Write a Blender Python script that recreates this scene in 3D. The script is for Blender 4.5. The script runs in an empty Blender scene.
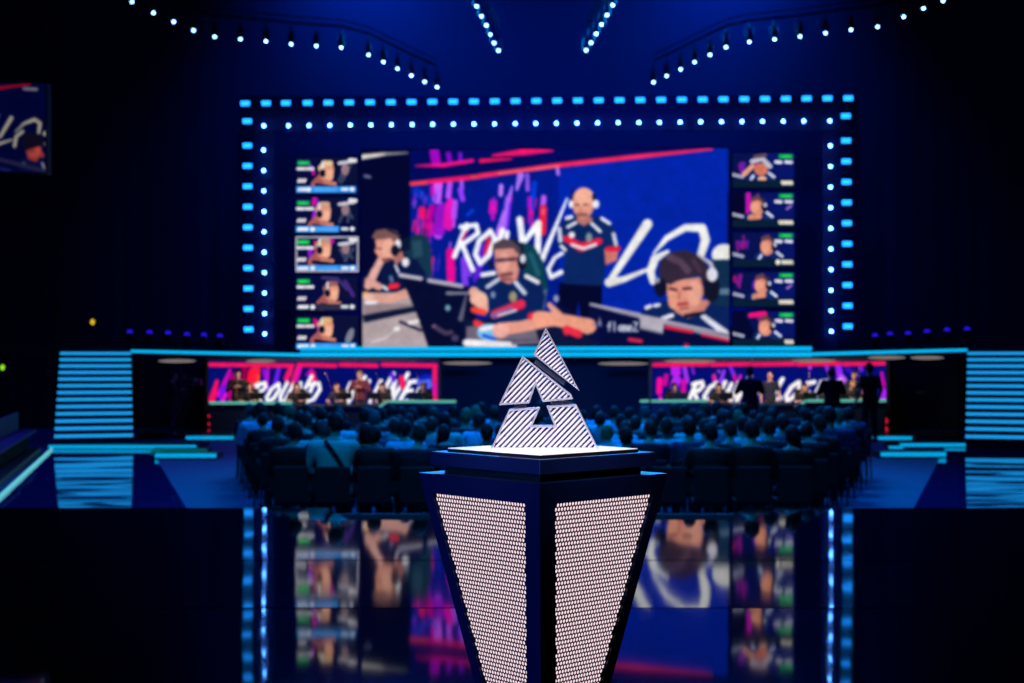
import bpy, bmesh, math, random
import numpy as np
from mathutils import Vector, Matrix
random.seed(7)
R = math.radians
C = bpy.context.scene.collection
# ---------------------------------------------------------------- camera model (metres, z up)
F, CX, HY, CZ = 1350.0, 512.0, 360.0, 2.2
def P(x, y, d):                      # point seen at picture position (x, y), d metres ahead of the lens
    return Vector(((x - CX) / F * d, d, CZ + (HY - y) / F * d))
K, YP = 0.05, 39.05                  # the show stage is turned a little: plane  Y + K X = YP
def Q(x, y, off=0.0):                # point on the show-stage plane, off metres in front of it
    return P(x, y, (YP - off) / (1 + K * (x - CX) / F))
TH = math.atan(-K)                   # turn of that plane about z
U = Vector((math.cos(TH), math.sin(TH), 0)); N = Vector((math.sin(TH), -math.cos(TH), 0)); Z = Vector((0, 0, 1))
ORD = ['first', 'second', 'third', 'fourth', 'fifth', 'sixth', 'seventh', 'eighth', 'ninth', 'tenth', 'eleventh', 'twelfth',
       'thirteenth', 'fourteenth', 'fifteenth', 'sixteenth', 'seventeenth', 'eighteenth', 'nineteenth', 'twentieth']
def lin(c):
    return tuple(((v / 255) / 12.92 if v / 255 <= .04045 else ((v / 255 + .055) / 1.055) ** 2.4) for v in c)
# ---------------------------------------------------------------- materials
def mat(name, rgb, rough=.5, metal=0.0, spec=.5, bump=0, bscale=40, ior=None, var=.12):
    m = bpy.data.materials.new(name); m.use_nodes = True; nt = m.node_tree
    b = nt.nodes['Principled BSDF']; c = lin(rgb)
    b.inputs['Roughness'].default_value = rough; b.inputs['Metallic'].default_value = metal
    b.inputs['Specular IOR Level'].default_value = spec
    if ior: b.inputs['IOR'].default_value = ior
    tc = nt.nodes.new('ShaderNodeTexCoord'); nz = nt.nodes.new('ShaderNodeTexNoise'); nz.inputs['Scale'].default_value = bscale
    nt.links.new(tc.outputs['Object'], nz.inputs['Vector'])
    rp = nt.nodes.new('ShaderNodeValToRGB')
    rp.color_ramp.elements[0].color = (*[v * (1 - var) for v in c], 1); rp.color_ramp.elements[1].color = (*[min(1, v * (1 + var)) for v in c], 1)
    nt.links.new(nz.outputs['Fac'], rp.inputs['Fac']); nt.links.new(rp.outputs['Color'], b.inputs['Base Color'])
    if bump:
        bp = nt.nodes.new('ShaderNodeBump'); bp.inputs['Strength'].default_value = bump; bp.inputs['Distance'].default_value = .01
        nt.links.new(nz.outputs['Fac'], bp.inputs['Height']); nt.links.new(bp.outputs['Normal'], b.inputs['Normal'])
    return m
def emis(name, rgb, strength=1.0, sampled=True):
    m = bpy.data.materials.new(name); m.use_nodes = True; nt = m.node_tree; nt.nodes.clear()
    e = nt.nodes.new('ShaderNodeEmission'); o = nt.nodes.new('ShaderNodeOutputMaterial')
    e.inputs['Color'].default_value = (*lin(rgb), 1); e.inputs['Strength'].default_value = strength
    nt.links.new(e.outputs[0], o.inputs['Surface'])
    if not sampled: m.cycles.emission_sampling = 'NONE'
    return m
def picture_mat(name, strength=1.0):
    m = bpy.data.materials.new(name); m.use_nodes = True; nt = m.node_tree; nt.nodes.clear()
    a = nt.nodes.new('ShaderNodeVertexColor'); a.layer_name = 'Col'
    e = nt.nodes.new('ShaderNodeEmission'); o = nt.nodes.new('ShaderNodeOutputMaterial')
    e.inputs['Strength'].default_value = strength
    nt.links.new(a.outputs['Color'], e.inputs['Color']); nt.links.new(e.outputs[0], o.inputs['Surface'])
    m.cycles.emission_sampling = 'NONE'
    return m
# ---------------------------------------------------------------- objects
def tag(o, label=None, cat=None, group=None, kind=None):
    if label: o['label'] = label
    if cat: o['category'] = cat
    if group: o['group'] = group
    if kind: o['kind'] = kind
    return o
def thing(name, label, cat, loc=(0, 0, 0), rz=0.0, group=None):
    o = bpy.data.objects.new(name, None); o.empty_display_size = .1; C.objects.link(o)
    o.location = loc; o.rotation_euler = (0, 0, rz)
    return tag(o, label, cat, group)
def obj(name, bm, m, parent=None, loc=None, smooth=False, rz=0.0):
    if isinstance(bm, bpy.types.Mesh): me = bm
    else:
        bmesh.ops.recalc_face_normals(bm, faces=bm.faces[:])
        me = bpy.data.meshes.new(name); bm.to_mesh(me); bm.free()
    if m is not None and not me.materials: me.materials.append(m)
    if smooth: me.shade_smooth()
    o = bpy.data.objects.new(name, me); C.objects.link(o)
    if loc is not None: o.location = loc
    o.rotation_euler = (0, 0, rz)
    if parent: o.parent = parent
    return o
def world_obj(name, bm, m, parent=None, smooth=False):
    """bm in world coordinates; the object keeps them by taking its parent's place away"""
    if parent:
        M = (Matrix.Translation(parent.location) @ parent.rotation_euler.to_matrix().to_4x4()).inverted()
        bm.transform(M)
    return obj(name, bm, m, parent, smooth=smooth)
def dup(root, loc, rz=0.0):
    r = root.copy(); C.objects.link(r); r.location = loc; r.rotation_euler = (0, 0, rz)
    for ch in list(root.children):
        c = ch.copy(); C.objects.link(c); c.parent = r
        for g in list(ch.children):
            d = g.copy(); C.objects.link(d); d.parent = c
    return r
def box(bm, c, s, M=None, bev=0.0):
    r = bmesh.ops.create_cube(bm, size=1.0); vs = r['verts']
    T = Matrix.Translation(c) @ Matrix.Diagonal((*s, 1))
    if M is not None: T = M @ T
    bmesh.ops.transform(bm, matrix=T, verts=vs)
    if bev:
        es = list({e for v in vs for e in v.link_edges})
        bmesh.ops.bevel(bm, geom=es, offset=bev, segments=2, affect='EDGES', profile=.5)
    return bm
def box1(c, s, M=None, bev=0.0):
    return box(bmesh.new(), c, s, M, bev)
def prism(bm, a, b, w, h, up=Z):
    """bar from a to b, w wide, h high"""
    a = Vector(a); b = Vector(b); t = (b - a).normalized(); s = t.cross(up).normalized(); u = s.cross(t)
    vs = []
    for p in (a, b):
        for i, j in ((-1, -1), (1, -1), (1, 1), (-1, 1)): vs.append(bm.verts.new(p + s * i * w / 2 + u * j * h / 2))
    for f in ((0, 1, 2, 3), (7, 6, 5, 4), (0, 4, 5, 1), (1, 5, 6, 2), (2, 6, 7, 3), (3, 7, 4, 0)): bm.faces.new([vs[i] for i in f])
    return bm
def tube(bm, pts, rad, n=10, cap=True):
    pts = [Vector(p) for p in pts]
    if not hasattr(rad, '__len__'): rad = [rad] * len(pts)
    rings = []; prev = None
    for i, p in enumerate(pts):
        t = (pts[min(i + 1, len(pts) - 1)] - pts[max(i - 1, 0)]).normalized()
        if prev is None: s = t.cross(Z if abs(t.z) < .9 else Vector((0, 1, 0))).normalized()
        else: s = (prev - t * prev.dot(t)).normalized()
        prev = s; u = t.cross(s)
        rings.append([bm.verts.new(p + (s * math.cos(a) + u * math.sin(a)) * rad[i]) for a in [2 * math.pi * k / n for k in range(n)]])
    for a, b in zip(rings, rings[1:]):
        for k in range(n): bm.faces.new((a[k], a[(k + 1) % n], b[(k + 1) % n], b[k]))
    if cap: bm.faces.new(rings[0]); bm.faces.new(rings[-1][::-1])
    return bm
def ball(bm, c, r, seg=16, rings=10, M=None):
    vs = bmesh.ops.create_uvsphere(bm, u_segments=seg, v_segments=rings, radius=1.0)['verts']
    if not hasattr(r, '__len__'): r = (r, r, r)
    T = Matrix.Translation(c) @ (M if M is not None else Matrix.Identity(4)) @ Matrix.Diagonal((*r, 1))
    bmesh.ops.transform(bm, matrix=T, verts=vs); return vs
def capsule(bm, a, b, ra, rb, n=12):
    tube(bm, [a, b], [ra, rb], n); ball(bm, a, ra, n, 8); ball(bm, b, rb, n, 8)
def loft(bm, rings, n=20):
    """rings: (cx, cy, cz, rx, ry)"""
    L = [[bm.verts.new((x + rx * math.cos(t), y + ry * math.sin(t), z)) for t in [2 * math.pi * k / n for k in range(n)]] for x, y, z, rx, ry in rings]
    for a, b in zip(L, L[1:]):
        for k in range(n): bm.faces.new((a[k], a[(k + 1) % n], b[(k + 1) % n], b[k]))
    bm.faces.new(L[0][::-1]); bm.faces.new(L[-1])
def quadbox(bm, front, depth):
    """solid whose front face is the 4 world points, pushed back by vector depth"""
    a = [bm.verts.new(p) for p in front]; b = [bm.verts.new(Vector(p) + depth) for p in front]
    bm.faces.new(a); bm.faces.new(b[::-1])
    for i in range(4): bm.faces.new((a[i], a[(i + 1) % 4], b[(i + 1) % 4], b[i]))
    return bm
def baked(bm, mods):
    """mesh data after modifiers given as (type, {settings})"""
    me = bpy.data.meshes.new('tmp'); bm.to_mesh(me); bm.free()
    o = bpy.data.objects.new('tmp', me); C.objects.link(o)
    for t, kw in mods:
        md = o.modifiers.new(t, t)
        for k, v in kw.items(): setattr(md, k, v)
    dg = bpy.context.evaluated_depsgraph_get(); dg.update()
    out = bpy.data.meshes.new_from_object(o.evaluated_get(dg)); bpy.data.objects.remove(o); bpy.data.meshes.remove(me)
    return out
# ---------------------------------------------------------------- painter for the LED pictures
class Canvas:
    def __init__(s, x0, y0, x1, y1, res, bg):
        s.x0, s.y0, s.x1, s.y1 = x0, y0, x1, y1
        s.w = int((x1 - x0) * res) + 1; s.h = int((y1 - y0) * res) + 1
        s.X, s.Y = np.meshgrid(np.linspace(x0, x1, s.w), np.linspace(y0, y1, s.h))
        s.a = np.zeros((s.h, s.w, 3)) + np.array(bg, float); s.t = (0, 0, 1); s.soft = .8
    def T(s, ox=0, oy=0, k=1.0): s.t = (ox, oy, k); return s
    def _p(s, pts):
        ox, oy, k = s.t; return [(ox + x / k, oy + y / k) for x, y in pts]
    def put(s, sd, col, op=1.0, sl=None):
        al = np.clip(.5 - sd / s.soft, 0, 1)[..., None] * op
        tgt = s.a if sl is None else s.a[sl]
        tgt[...] = tgt * (1 - al) + np.array(col, float) * al
    def _sl(s, xs, ys, pad):
        fx = (s.w - 1) / (s.x1 - s.x0); fy = (s.h - 1) / (s.y1 - s.y0)
        i0 = max(0, int((min(ys) - pad - s.y0) * fy)); i1 = min(s.h, int((max(ys) + pad - s.y0) * fy) + 2)
        j0 = max(0, int((min(xs) - pad - s.x0) * fx)); j1 = min(s.w, int((max(xs) + pad - s.x0) * fx) + 2)
        return (slice(i0, max(i0, i1)), slice(j0, max(j0, j1)))
    def stroke(s, pts, w, col, op=1.0):
        p = s._p(pts); k = s.t[2]; ws = (list(w) if hasattr(w, '__len__') else [w] * len(p)); ws = [v / k for v in ws]
        if len(ws) == 2 and len(p) > 2: ws = [ws[0] + (ws[1] - ws[0]) * i / (len(p) - 1) for i in range(len(p))]
        sl = s._sl([q[0] for q in p], [q[1] for q in p], max(ws) / 2 + 2); X, Y = s.X[sl], s.Y[sl]; sd = None
        for i in range(len(p) - 1):
            (ax, ay), (bx, by) = p[i], p[i + 1]; dx, dy = bx - ax, by - ay; L = dx * dx + dy * dy + 1e-9
            t = np.clip(((X - ax) * dx + (Y - ay) * dy) / L, 0, 1)
            d = np.hypot(X - ax - t * dx, Y - ay - t * dy) - (ws[i] + (ws[i + 1] - ws[i]) * t) / 2
            sd = d if sd is None else np.minimum(sd, d)
        s.put(sd, col, op, sl)
    def poly(s, pts, col, op=1.0):
        p = s._p(pts); sl = s._sl([q[0] for q in p], [q[1] for q in p], 2); X, Y = s.X[sl], s.Y[sl]
        ins = np.zeros(X.shape, bool); sd = np.full(X.shape, 1e9)
        for i in range(len(p)):
            (ax, ay), (bx, by) = p[i], p[(i + 1) % len(p)]; dx, dy = bx - ax, by - ay; L = dx * dx + dy * dy + 1e-9
            t = np.clip(((X - ax) * dx + (Y - ay) * dy) / L, 0, 1); sd = np.minimum(sd, np.hypot(X - ax - t * dx, Y - ay - t * dy))
            c = ((ay > Y) != (by > Y)) & (X < dx * (Y - ay) / (dy if abs(dy) > 1e-9 else 1e-9) + ax); ins ^= c
        s.put(np.where(ins, -sd, sd), col, op, sl)
    def ell(s, x, y, rx, ry, col, rot=0.0, op=1.0):
        (x, y), = s._p([(x, y)]); k = s.t[2]; rx /= k; ry /= k; m = max(rx, ry)
        sl = s._sl([x - m, x + m], [y - m, y + m], 2); X, Y = s.X[sl] - x, s.Y[sl] - y; c, n = math.cos(R(rot)), math.sin(R(rot))
        u = X * c + Y * n; v = -X * n + Y * c; q = np.sqrt((u / rx) ** 2 + (v / ry) ** 2)
        s.put((q - 1) * min(rx, ry), col, op, sl)
    def rect(s, x0, y0, x1, y1, col, op=1.0): s.poly([(x0, y0), (x1, y0), (x1, y1), (x0, y1)], col, op)
    def finish(s, sig=1.0, amp=.1, seed=1):
        k = np.exp(-.5 * (np.arange(-4, 5) / max(sig, .01)) ** 2); k /= k.sum(); a = s.a
        for ax in (0, 1):
            p_ = np.pad(a, [(4, 4) if i == ax else (0, 0) for i in range(3)], mode='edge')
            a = sum(w_ * np.take(p_, range(i, i + a.shape[ax]), axis=ax) for i, w_ in enumerate(k))
        rg = np.random.RandomState(seed); tot = 0
        for cell in (5, 11, 24):
            g = rg.rand(s.h // cell + 3, s.w // cell + 3); yy = np.arange(s.h) / cell; xx = np.arange(s.w) / cell
            y0, x0 = yy.astype(int), xx.astype(int); fy = (yy - y0)[:, None]; fx = (xx - x0)[None]; fy = fy * fy * (3 - 2 * fy); fx = fx * fx * (3 - 2 * fx)
            tot = tot + (g[y0][:, x0] * (1 - fx) + g[y0][:, x0 + 1] * fx) * (1 - fy) + (g[y0 + 1][:, x0] * (1 - fx) + g[y0 + 1][:, x0 + 1] * fx) * fy
        s.a = a * (1 + amp * (tot[..., None] / 1.5 - 1)); return s
    def mesh(s, name, corners, m, parent, gain=1.0):
        """corners: world points of top-left, top-right, bottom-right, bottom-left"""
        tl, tr, br, bl = [np.array(c) for c in corners]
        u = np.linspace(0, 1, s.w)[None, :, None]; v = np.linspace(0, 1, s.h)[:, None, None]
        co = ((tl * (1 - u) + tr * u) * (1 - v) + (bl * (1 - u) + br * u) * v).reshape(-1, 3)
        me = bpy.data.meshes.new(name); n = s.w * s.h
        idx = np.arange(n).reshape(s.h, s.w); q = np.stack([idx[:-1, :-1], idx[1:, :-1], idx[1:, 1:], idx[:-1, 1:]], -1).reshape(-1, 4)
        if parent: co = co - np.array(parent.location)
        me.vertices.add(n); me.vertices.foreach_set('co', co.astype(np.float32).ravel())
        me.loops.add(q.size); me.loops.foreach_set('vertex_index', q.astype(np.int32).ravel())
        me.polygons.add(len(q)); me.polygons.foreach_set('loop_start', np.arange(0, q.size, 4, dtype=np.int32))
        me.update(calc_edges=True)
        a = np.clip(s.a, 0, 255) / 255; l = np.where(a <= .04045, a / 12.92, ((a + .055) / 1.055) ** 2.4) * gain
        at = me.color_attributes.new('Col', 'FLOAT_COLOR', 'POINT')
        at.data.foreach_set('color', np.concatenate([l.reshape(-1, 3), np.ones((n, 1))], 1).astype(np.float32).ravel())
        me.materials.append(m)
        o = bpy.data.objects.new(name, me); C.objects.link(o); o.parent = parent
        return o
GLYPH = {  # brush letters on a unit box, y down
 'R': [[(.1, .05), (.0, 1)], [(-.08, .12), (.45, 0), (.6, .2), (.45, .42), (.08, .52)], [(.15, .5), (.62, 1)]],
 'O': [[(.5, .05), (.15, .3), (.02, .75), (.2, 1), (.5, .8), (.68, .35), (.5, .05)]],
 'U': [[(.15, .0), (.02, .7), (.15, 1), (.4, .95), (.6, .1), (.52, 1)]],
 'N': [[(.02, 1), (.15, 0), (.42, 1), (.72, -.35)]],
 'D': [[(.15, 0), (.0, 1)], [(-.08, .1), (.45, 0), (.68, .35), (.5, .85), (.02, 1)]],
 'L': [[(.3, -.1), (.0, 1), (.6, .85)]],
 'S': [[(.6, .05), (.2, .12), (.12, .4), (.5, .6), (.42, .95), (.0, 1.05)]],
 'E': [[(.2, .05), (.02, 1), (.5, .95)], [(.12, .5), (.5, .45)], [(.15, .05), (.65, 0)]],
 'W': [[(.1, .1), (.1, 1), (.38, .4), (.42, 1), (.8, -.2)]],
 'I': [[(.3, 0), (.1, 1)]],
 'f': [[(.55, .02), (.35, .05), (.28, 1)], [(.1, .42), (.5, .42)]], 'l': [[(.3, 0), (.3, 1)]],
 'a': [[(.5, .45), (.2, .5), (.15, .9), (.5, .9)], [(.55, .4), (.55, 1)]],
 'm': [[(.1, .4), (.1, 1)], [(.1, .45), (.35, .45), (.38, 1)], [(.4, .45), (.65, .45), (.7, 1)]],
 'e': [[(.15, .7), (.6, .65), (.5, .42), (.2, .45), (.12, .8), (.3, 1), (.6, .95)]],
 'Z': [[(.1, .05), (.65, .05), (.1, .98), (.7, .98)]]}
def word(c, txt, x, y, h, adv, w, col, skew=0.0):
    for i, ch in enumerate(txt):
        for st in GLYPH.get(ch, []):
            c.stroke([(x + adv * i + px * h * .8 - skew * (py - .5) * h, y + py * h) for px, py in st], w, col)
# ================================================================ LED pictures
PIC = picture_mat('led_picture', 1.0)
M_case = mat('screen_casing', (6, 7, 12), .5)
SK = (226, 160, 140); SKD = (178, 112, 104); NV = (8, 22, 66); WH = (238, 236, 244); RD = (240, 38, 60); BLU = (2, 36, 168)
def headset(c, x, y, s, side=1):
    c.stroke([(x - .8 * s, y + .1 * s), (x - .7 * s, y - .6 * s), (x, y - 1.08 * s), (x + .7 * s, y - .6 * s), (x + .85 * s, y + .1 * s)], .2 * s, (28, 32, 48))
    c.ell(x + side * .85 * s, y + .15 * s, .3 * s, .45 * s, (20, 22, 40)); c.ell(x + side * .95 * s, y, .2 * s, .25 * s, WH)
def paint_main():
    c = Canvas(362, 150, 729, 350, 1.5, (3, 6, 48)); c.soft = 1.0
    c.T()
    c.poly([(411, 150), (727, 147), (729, 351), (411, 351)], BLU)
    c.poly([(411, 186), (560, 168), (560, 351), (411, 351)], (2, 26, 140))
    c.poly([(411, 149), (730, 147), (730, 148), (712, 150), (411, 184)], (2, 10, 92))
    c.poly([(711, 146), (730, 146), (730, 200), (716, 152)], (4, 42, 180), .6)
    c.stroke([(362, 157), (386, 154)], [5, 3], (226, 224, 214)); c.stroke([(386, 154), (408, 153)], [3, 1.5], (150, 150, 160))
    c.stroke([(365, 176), (370, 177)], 3, (100, 110, 150))
    c.T(400, 145, 6.4)
    for p, w, k in [([(225, 45), (235, 105)], 62, (170, 8, 200)), ([(315, 60), (325, 105)], 34, (130, 10, 200)), ([(392, 60), (392, 105)], 26, (120, 20, 210)),
                    ([(105, 135), (290, 130), (470, 103)], [10, 26, 22], (252, 20, 130)), ([(525, 105), (720, 92)], [26, 12], (255, 24, 90)),
                    ([(600, 72), (800, 48), (985, 42)], [14, 44, 12], (250, 20, 110)), ([(440, 450), (470, 420)], 24, (4, 60, 215)), ([(870, 250), (850, 420)], 34, (4, 60, 215)), ([(110, 300), (190, 360)], 50, (4, 50, 190)),
                    ([(250, 250), (240, 350)], 58, (205, 90, 255)), ([(212, 270), (212, 320)], 26, (200, 20, 190)), ([(325, 245), (315, 330)], 36, (190, 80, 250)), ([(400, 235), (402, 290)], 26, (170, 90, 255)), ([(400, 300), (408, 355)], 18, (120, 60, 240)),
                    ([(105, 320), (85, 380)], 16, (110, 30, 210)), ([(145, 420), (130, 560)], 52, (250, 20, 110)), ([(210, 400), (180, 520)], 42, (190, 0, 170)), ([(270, 380), (275, 420)], 26, (180, 100, 255)),
                    ([(330, 360), (320, 530)], 42, (225, 20, 190)), ([(300, 420), (300, 520)], 30, (150, 0, 200)), ([(255, 460), (250, 576)], 56, (190, 70, 250)), ([(350, 400), (345, 520)], 26, (200, 90, 250)), ([(215, 520), (200, 576)], 34, (190, 10, 200)),
                    ([(655, 265), (652, 320)], 28, (190, 120, 255)), ([(605, 370), (600, 430)], 48, (235, 20, 190)), ([(598, 430), (602, 475)], 22, (190, 20, 200)),
                    ([(725, 270), (650, 560)], [14, 60], (180, 110, 255)), ([(710, 380), (690, 560)], 18, (120, 50, 240)), ([(780, 200), (755, 290)], [46, 16], (175, 120, 255)), ([(822, 195), (825, 290)], 26, (150, 90, 250)),
                    ([(838, 345), (840, 500)], 26, (190, 20, 210)), ([(850, 430), (850, 520)], 26, (235, 20, 160)), ([(928, 340), (922, 400)], 34, (190, 90, 240)), ([(925, 410), (920, 560)], 46, (238, 30, 60)), ([(925, 420), (922, 440)], 28, (255, 80, 110)), ([(1015, 150), (1020, 190)], 22, (190, 120, 255))]:
        c.stroke(p, w, k)
    c.T()
    c.stroke([(412, 184), (480, 177)], [4.2, 4.6], (255, 60, 84)); c.stroke([(430, 182), (470, 178)], 4, (250, 20, 110))
    c.stroke([(480, 176.5), (560, 166), (640, 157.5), (712, 150.5)], [4.6, 4.6, 4.4, 2.2], (255, 40, 92)); c.stroke([(500, 174), (560, 167)], 2.2, (255, 100, 110))
    c.T(); q = random.Random(5)
    for i in range(70):
        x = q.choice([q.uniform(414, 456), q.uniform(492, 548), q.uniform(414, 440)]); y = q.uniform(188, 250 if x > 456 else 300)
        if x > 492 and y < 196: continue
        L = q.uniform(3, 15); c.stroke([(x, y), (x - L * .18, y + L)], q.uniform(1, 3.4), q.choice([(120, 40, 230), (200, 30, 200), (240, 30, 120), (150, 90, 250), BLU, (3, 20, 120), (4, 60, 210)]), q.uniform(.45, .9))
    # lower strokes behind the players
    c.T(440, 180, 4.02)
    for p, w, k in [([(10, 120), (0, 200)], 50, (150, 20, 200)), ([(45, 100), (35, 180)], 40, (230, 20, 180)), ([(65, 90), (60, 150)], 22, (180, 80, 250)), ([(85, 40), (95, 80)], 20, (150, 60, 250)), ([(45, 290), (48, 400)], 34, (240, 10, 150)), ([(100, 320), (105, 430)], 26, (130, 60, 240)), ([(120, 330), (125, 380)], 20, (120, 60, 220)),
                    ([(180, 270), (150, 400)], 26, (90, 30, 210)), ([(200, 240), (190, 300)], 20, (220, 30, 80))]: c.stroke(p, w, k)
    # brush lettering: ROUND LO(SER)
    for p, w in [([(112, 185), (62, 308)], [26, 20]), ([(88, 190), (150, 182), (158, 215), (92, 262)], 19), ([(96, 268), (136, 362)], 20), ([(206, 208), (162, 245), (146, 300), (166, 336), (200, 305), (226, 238), (206, 206)], 21),
                 ([(256, 204), (238, 262), (250, 285)], 22), ([(276, 212), (268, 262)], 18), ([(325, 160), (338, 262)], 26), ([(335, 262), (400, 176)], [20, 26]), ([(400, 176), (398, 290)], 26), ([(516, 78), (412, 328)], [8, 24]), ([(512, 286), (466, 314), (440, 360), (452, 392), (492, 372)], [14, 20])]: c.stroke(p, w, (248, 248, 255))
    c.stroke([(112, 210), (95, 240)], 10, (190, 20, 120))
    c.T(600, 210, 4.877)
    for p, w in [([(236, 72), (52, 350)], [48, 30]), ([(50, 355), (120, 340), (268, 280)], [44, 30, 14]), ([(265, 215), (330, 140), (420, 90), (500, 92), (516, 150), (488, 240)], [10, 28, 34, 42, 44, 36]), ([(335, 205), (272, 240), (250, 300), (262, 352)], [16, 40, 40, 30])]: c.stroke(p, w, (236, 236, 232))
    c.ell(606, 222, 60, 52, (236, 236, 232)); c.poly([(540, 246), (640, 244), (640, 500), (540, 500)], (16, 46, 80)); c.stroke([(575, 400), (630, 400)], 30, (90, 120, 150))
    # left player at his desk
    c.T(355, 220, 5.25)
    c.poly([(38, 300), (300, 300), (420, 700), (38, 700)], (176, 160, 164)); c.poly([(40, 500), (200, 470), (330, 450), (330, 480), (48, 540)], (14, 24, 56))
    c.poly([(45, 440), (330, 440), (330, 450), (48, 496)], (146, 128, 134)); c.poly([(38, 260), (300, 260), (300, 380), (38, 380)], (3, 8, 52))
    c.poly([(290, 95), (310, 75), (370, 78), (400, 130), (410, 290), (370, 310), (260, 170)], (18, 52, 76)); c.poly([(250, 100), (295, 90), (290, 160), (255, 160)], (8, 24, 52))
    c.poly([(300, 110), (352, 104), (360, 190), (310, 200)], (38, 74, 96))
    c.poly([(130, 240), (240, 190), (330, 210), (380, 290), (300, 330), (280, 380), (140, 375)], NV); c.ell(268, 222, 20, 24, WH); c.stroke([(190, 350), (222, 345)], 30, RD); c.stroke([(150, 350), (170, 365)], 16, WH); c.stroke([(190, 300), (195, 320)], 18, (90, 120, 160))
    c.stroke([(105, 270), (75, 340), (70, 345)], 44, (222, 168, 156)); c.stroke([(135, 215), (85, 310)], 40, (226, 170, 160)); c.stroke([(70, 320), (125, 350)], 40, (222, 160, 150))
    c.stroke([(90, 405), (180, 415), (280, 385)], [44, 44, 52], (226, 164, 150)); c.ell(72, 405, 28, 20, (240, 190, 170)); c.stroke([(50, 385), (60, 380)], 14, (236, 180, 60)); c.stroke([(60, 435), (110, 432)], 16, WH)
    c.poly([(200, 190), (250, 160), (262, 200), (215, 240)], SKD)
    c.poly([(106, 100), (190, 86), (222, 130), (205, 205), (160, 222), (125, 200), (105, 160), (112, 140)], (222, 150, 130)); c.ell(175, 150, 34, 48, (232, 168, 148)); c.stroke([(118, 150), (140, 152)], 7, (90, 50, 60)); c.stroke([(150, 210), (190, 205)], 14, (110, 60, 60)); c.stroke([(108, 165), (116, 172)], 10, (226, 150, 130))
    c.poly([(88, 90), (110, 55), (170, 45), (225, 60), (240, 110), (222, 140), (190, 95), (110, 105)], (120, 84, 84)); c.stroke([(170, 48), (235, 80), (240, 130)], 12, (30, 34, 52)); c.ell(228, 128, 16, 26, WH); c.ell(212, 160, 22, 30, (14, 18, 40)); c.stroke([(215, 240), (230, 275)], 12, WH)
    c.poly([(240, 290), (375, 310), (395, 300), (560, 340), (640, 360), (640, 700), (400, 700), (330, 500)], (6, 12, 50)); c.stroke([(240, 290), (350, 308)], 20, (196, 190, 206)); c.stroke([(392, 318), (565, 348)], 22, (176, 172, 190)); c.stroke([(490, 385), (610, 385)], [18, 12], (130, 128, 150)); c.stroke([(590, 395), (560, 520)], [10, 26], (92, 92, 116)); c.ell(492, 462, 14, 16, (110, 160, 180)); c.stroke([(420, 560), (480, 595), (510, 590)], 24, (140, 110, 140)); c.ell(530, 620, 20, 18, (120, 110, 150))
    c.stroke([(240, 535), (350, 580)], 14, (24, 26, 60)); c.stroke([(290, 540), (330, 532)], 22, (236, 232, 238)); c.stroke([(90, 640), (160, 620), (225, 570)], 6, (230, 222, 222)); c.ell(222, 572, 18, 12, (240, 236, 236)); c.ell(470, 610, 90, 60, (8, 10, 40), op=.5)
    # centre player
    c.T(440, 180, 4.02)
    c.poly([(310, 270), (330, 252), (380, 262), (420, 330), (440, 440), (420, 540), (380, 540)], (12, 62, 80)); c.stroke([(370, 300), (400, 380)], 20, (30, 92, 108)); c.poly([(405, 450), (435, 440), (425, 520), (400, 520)], (90, 110, 150))
    c.poly([(100, 560), (640, 560), (640, 700), (100, 700)], (12, 22, 60)); c.poly([(110, 590), (380, 560), (400, 640), (110, 650)], (110, 100, 120))
    c.poly([(150, 400), (230, 372), (330, 372), (405, 400), (428, 470), (410, 560), (230, 580), (140, 500)], (8, 34, 92)); c.stroke([(175, 382), (222, 375)], 18, WH); c.stroke([(352, 388), (398, 412)], 18, WH); c.stroke([(195, 430), (240, 400)], 16, (196, 200, 222)); c.stroke([(308, 412), (345, 455)], 18, (200, 204, 224))
    c.stroke([(225, 540), (330, 500)], [34, 38], (226, 40, 80)); c.stroke([(220, 545), (290, 520)], 24, (160, 90, 150)); c.stroke([(240, 545), (310, 525)], 8, WH); c.ell(298, 470, 16, 22, (150, 140, 110)); c.ell(218, 462, 10, 14, (120, 140, 180))
    c.poly([(236, 370), (320, 360), (318, 400), (285, 420), (245, 405)], SKD); c.poly([(222, 270), (320, 265), (330, 340), (318, 385), (280, 418), (242, 400), (226, 350)], (214, 142, 132)); c.ell(262, 330, 24, 40, (232, 164, 150)); c.stroke([(232, 324), (310, 318)], 16, (118, 74, 88)); c.stroke([(240, 325), (258, 325)], 8, (70, 40, 60)); c.stroke([(285, 322), (302, 321)], 8, (70, 40, 60)); c.stroke([(250, 385), (290, 378)], 16, (126, 70, 76)); c.stroke([(255, 400), (290, 400)], 14, (140, 84, 84))
    c.poly([(214, 290), (218, 258), (260, 236), (310, 248), (330, 290), (318, 300), (300, 275), (230, 280)], (82, 66, 78)); c.stroke([(300, 240), (335, 270), (338, 320)], 14, (26, 28, 50)); c.ell(334, 330, 18, 34, (14, 18, 44)); c.ell(338, 318, 12, 18, (214, 210, 226)); c.stroke([(205, 330), (214, 350)], 14, (18, 22, 46))
    c.stroke([(140, 450), (170, 490), (180, 520)], [40, 56, 40], (226, 168, 150)); c.ell(160, 478, 36, 30, (236, 182, 160)); c.stroke([(140, 522), (180, 532)], 26, (238, 70, 60)); c.stroke([(150, 575), (180, 590)], 26, (238, 60, 60))
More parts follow.
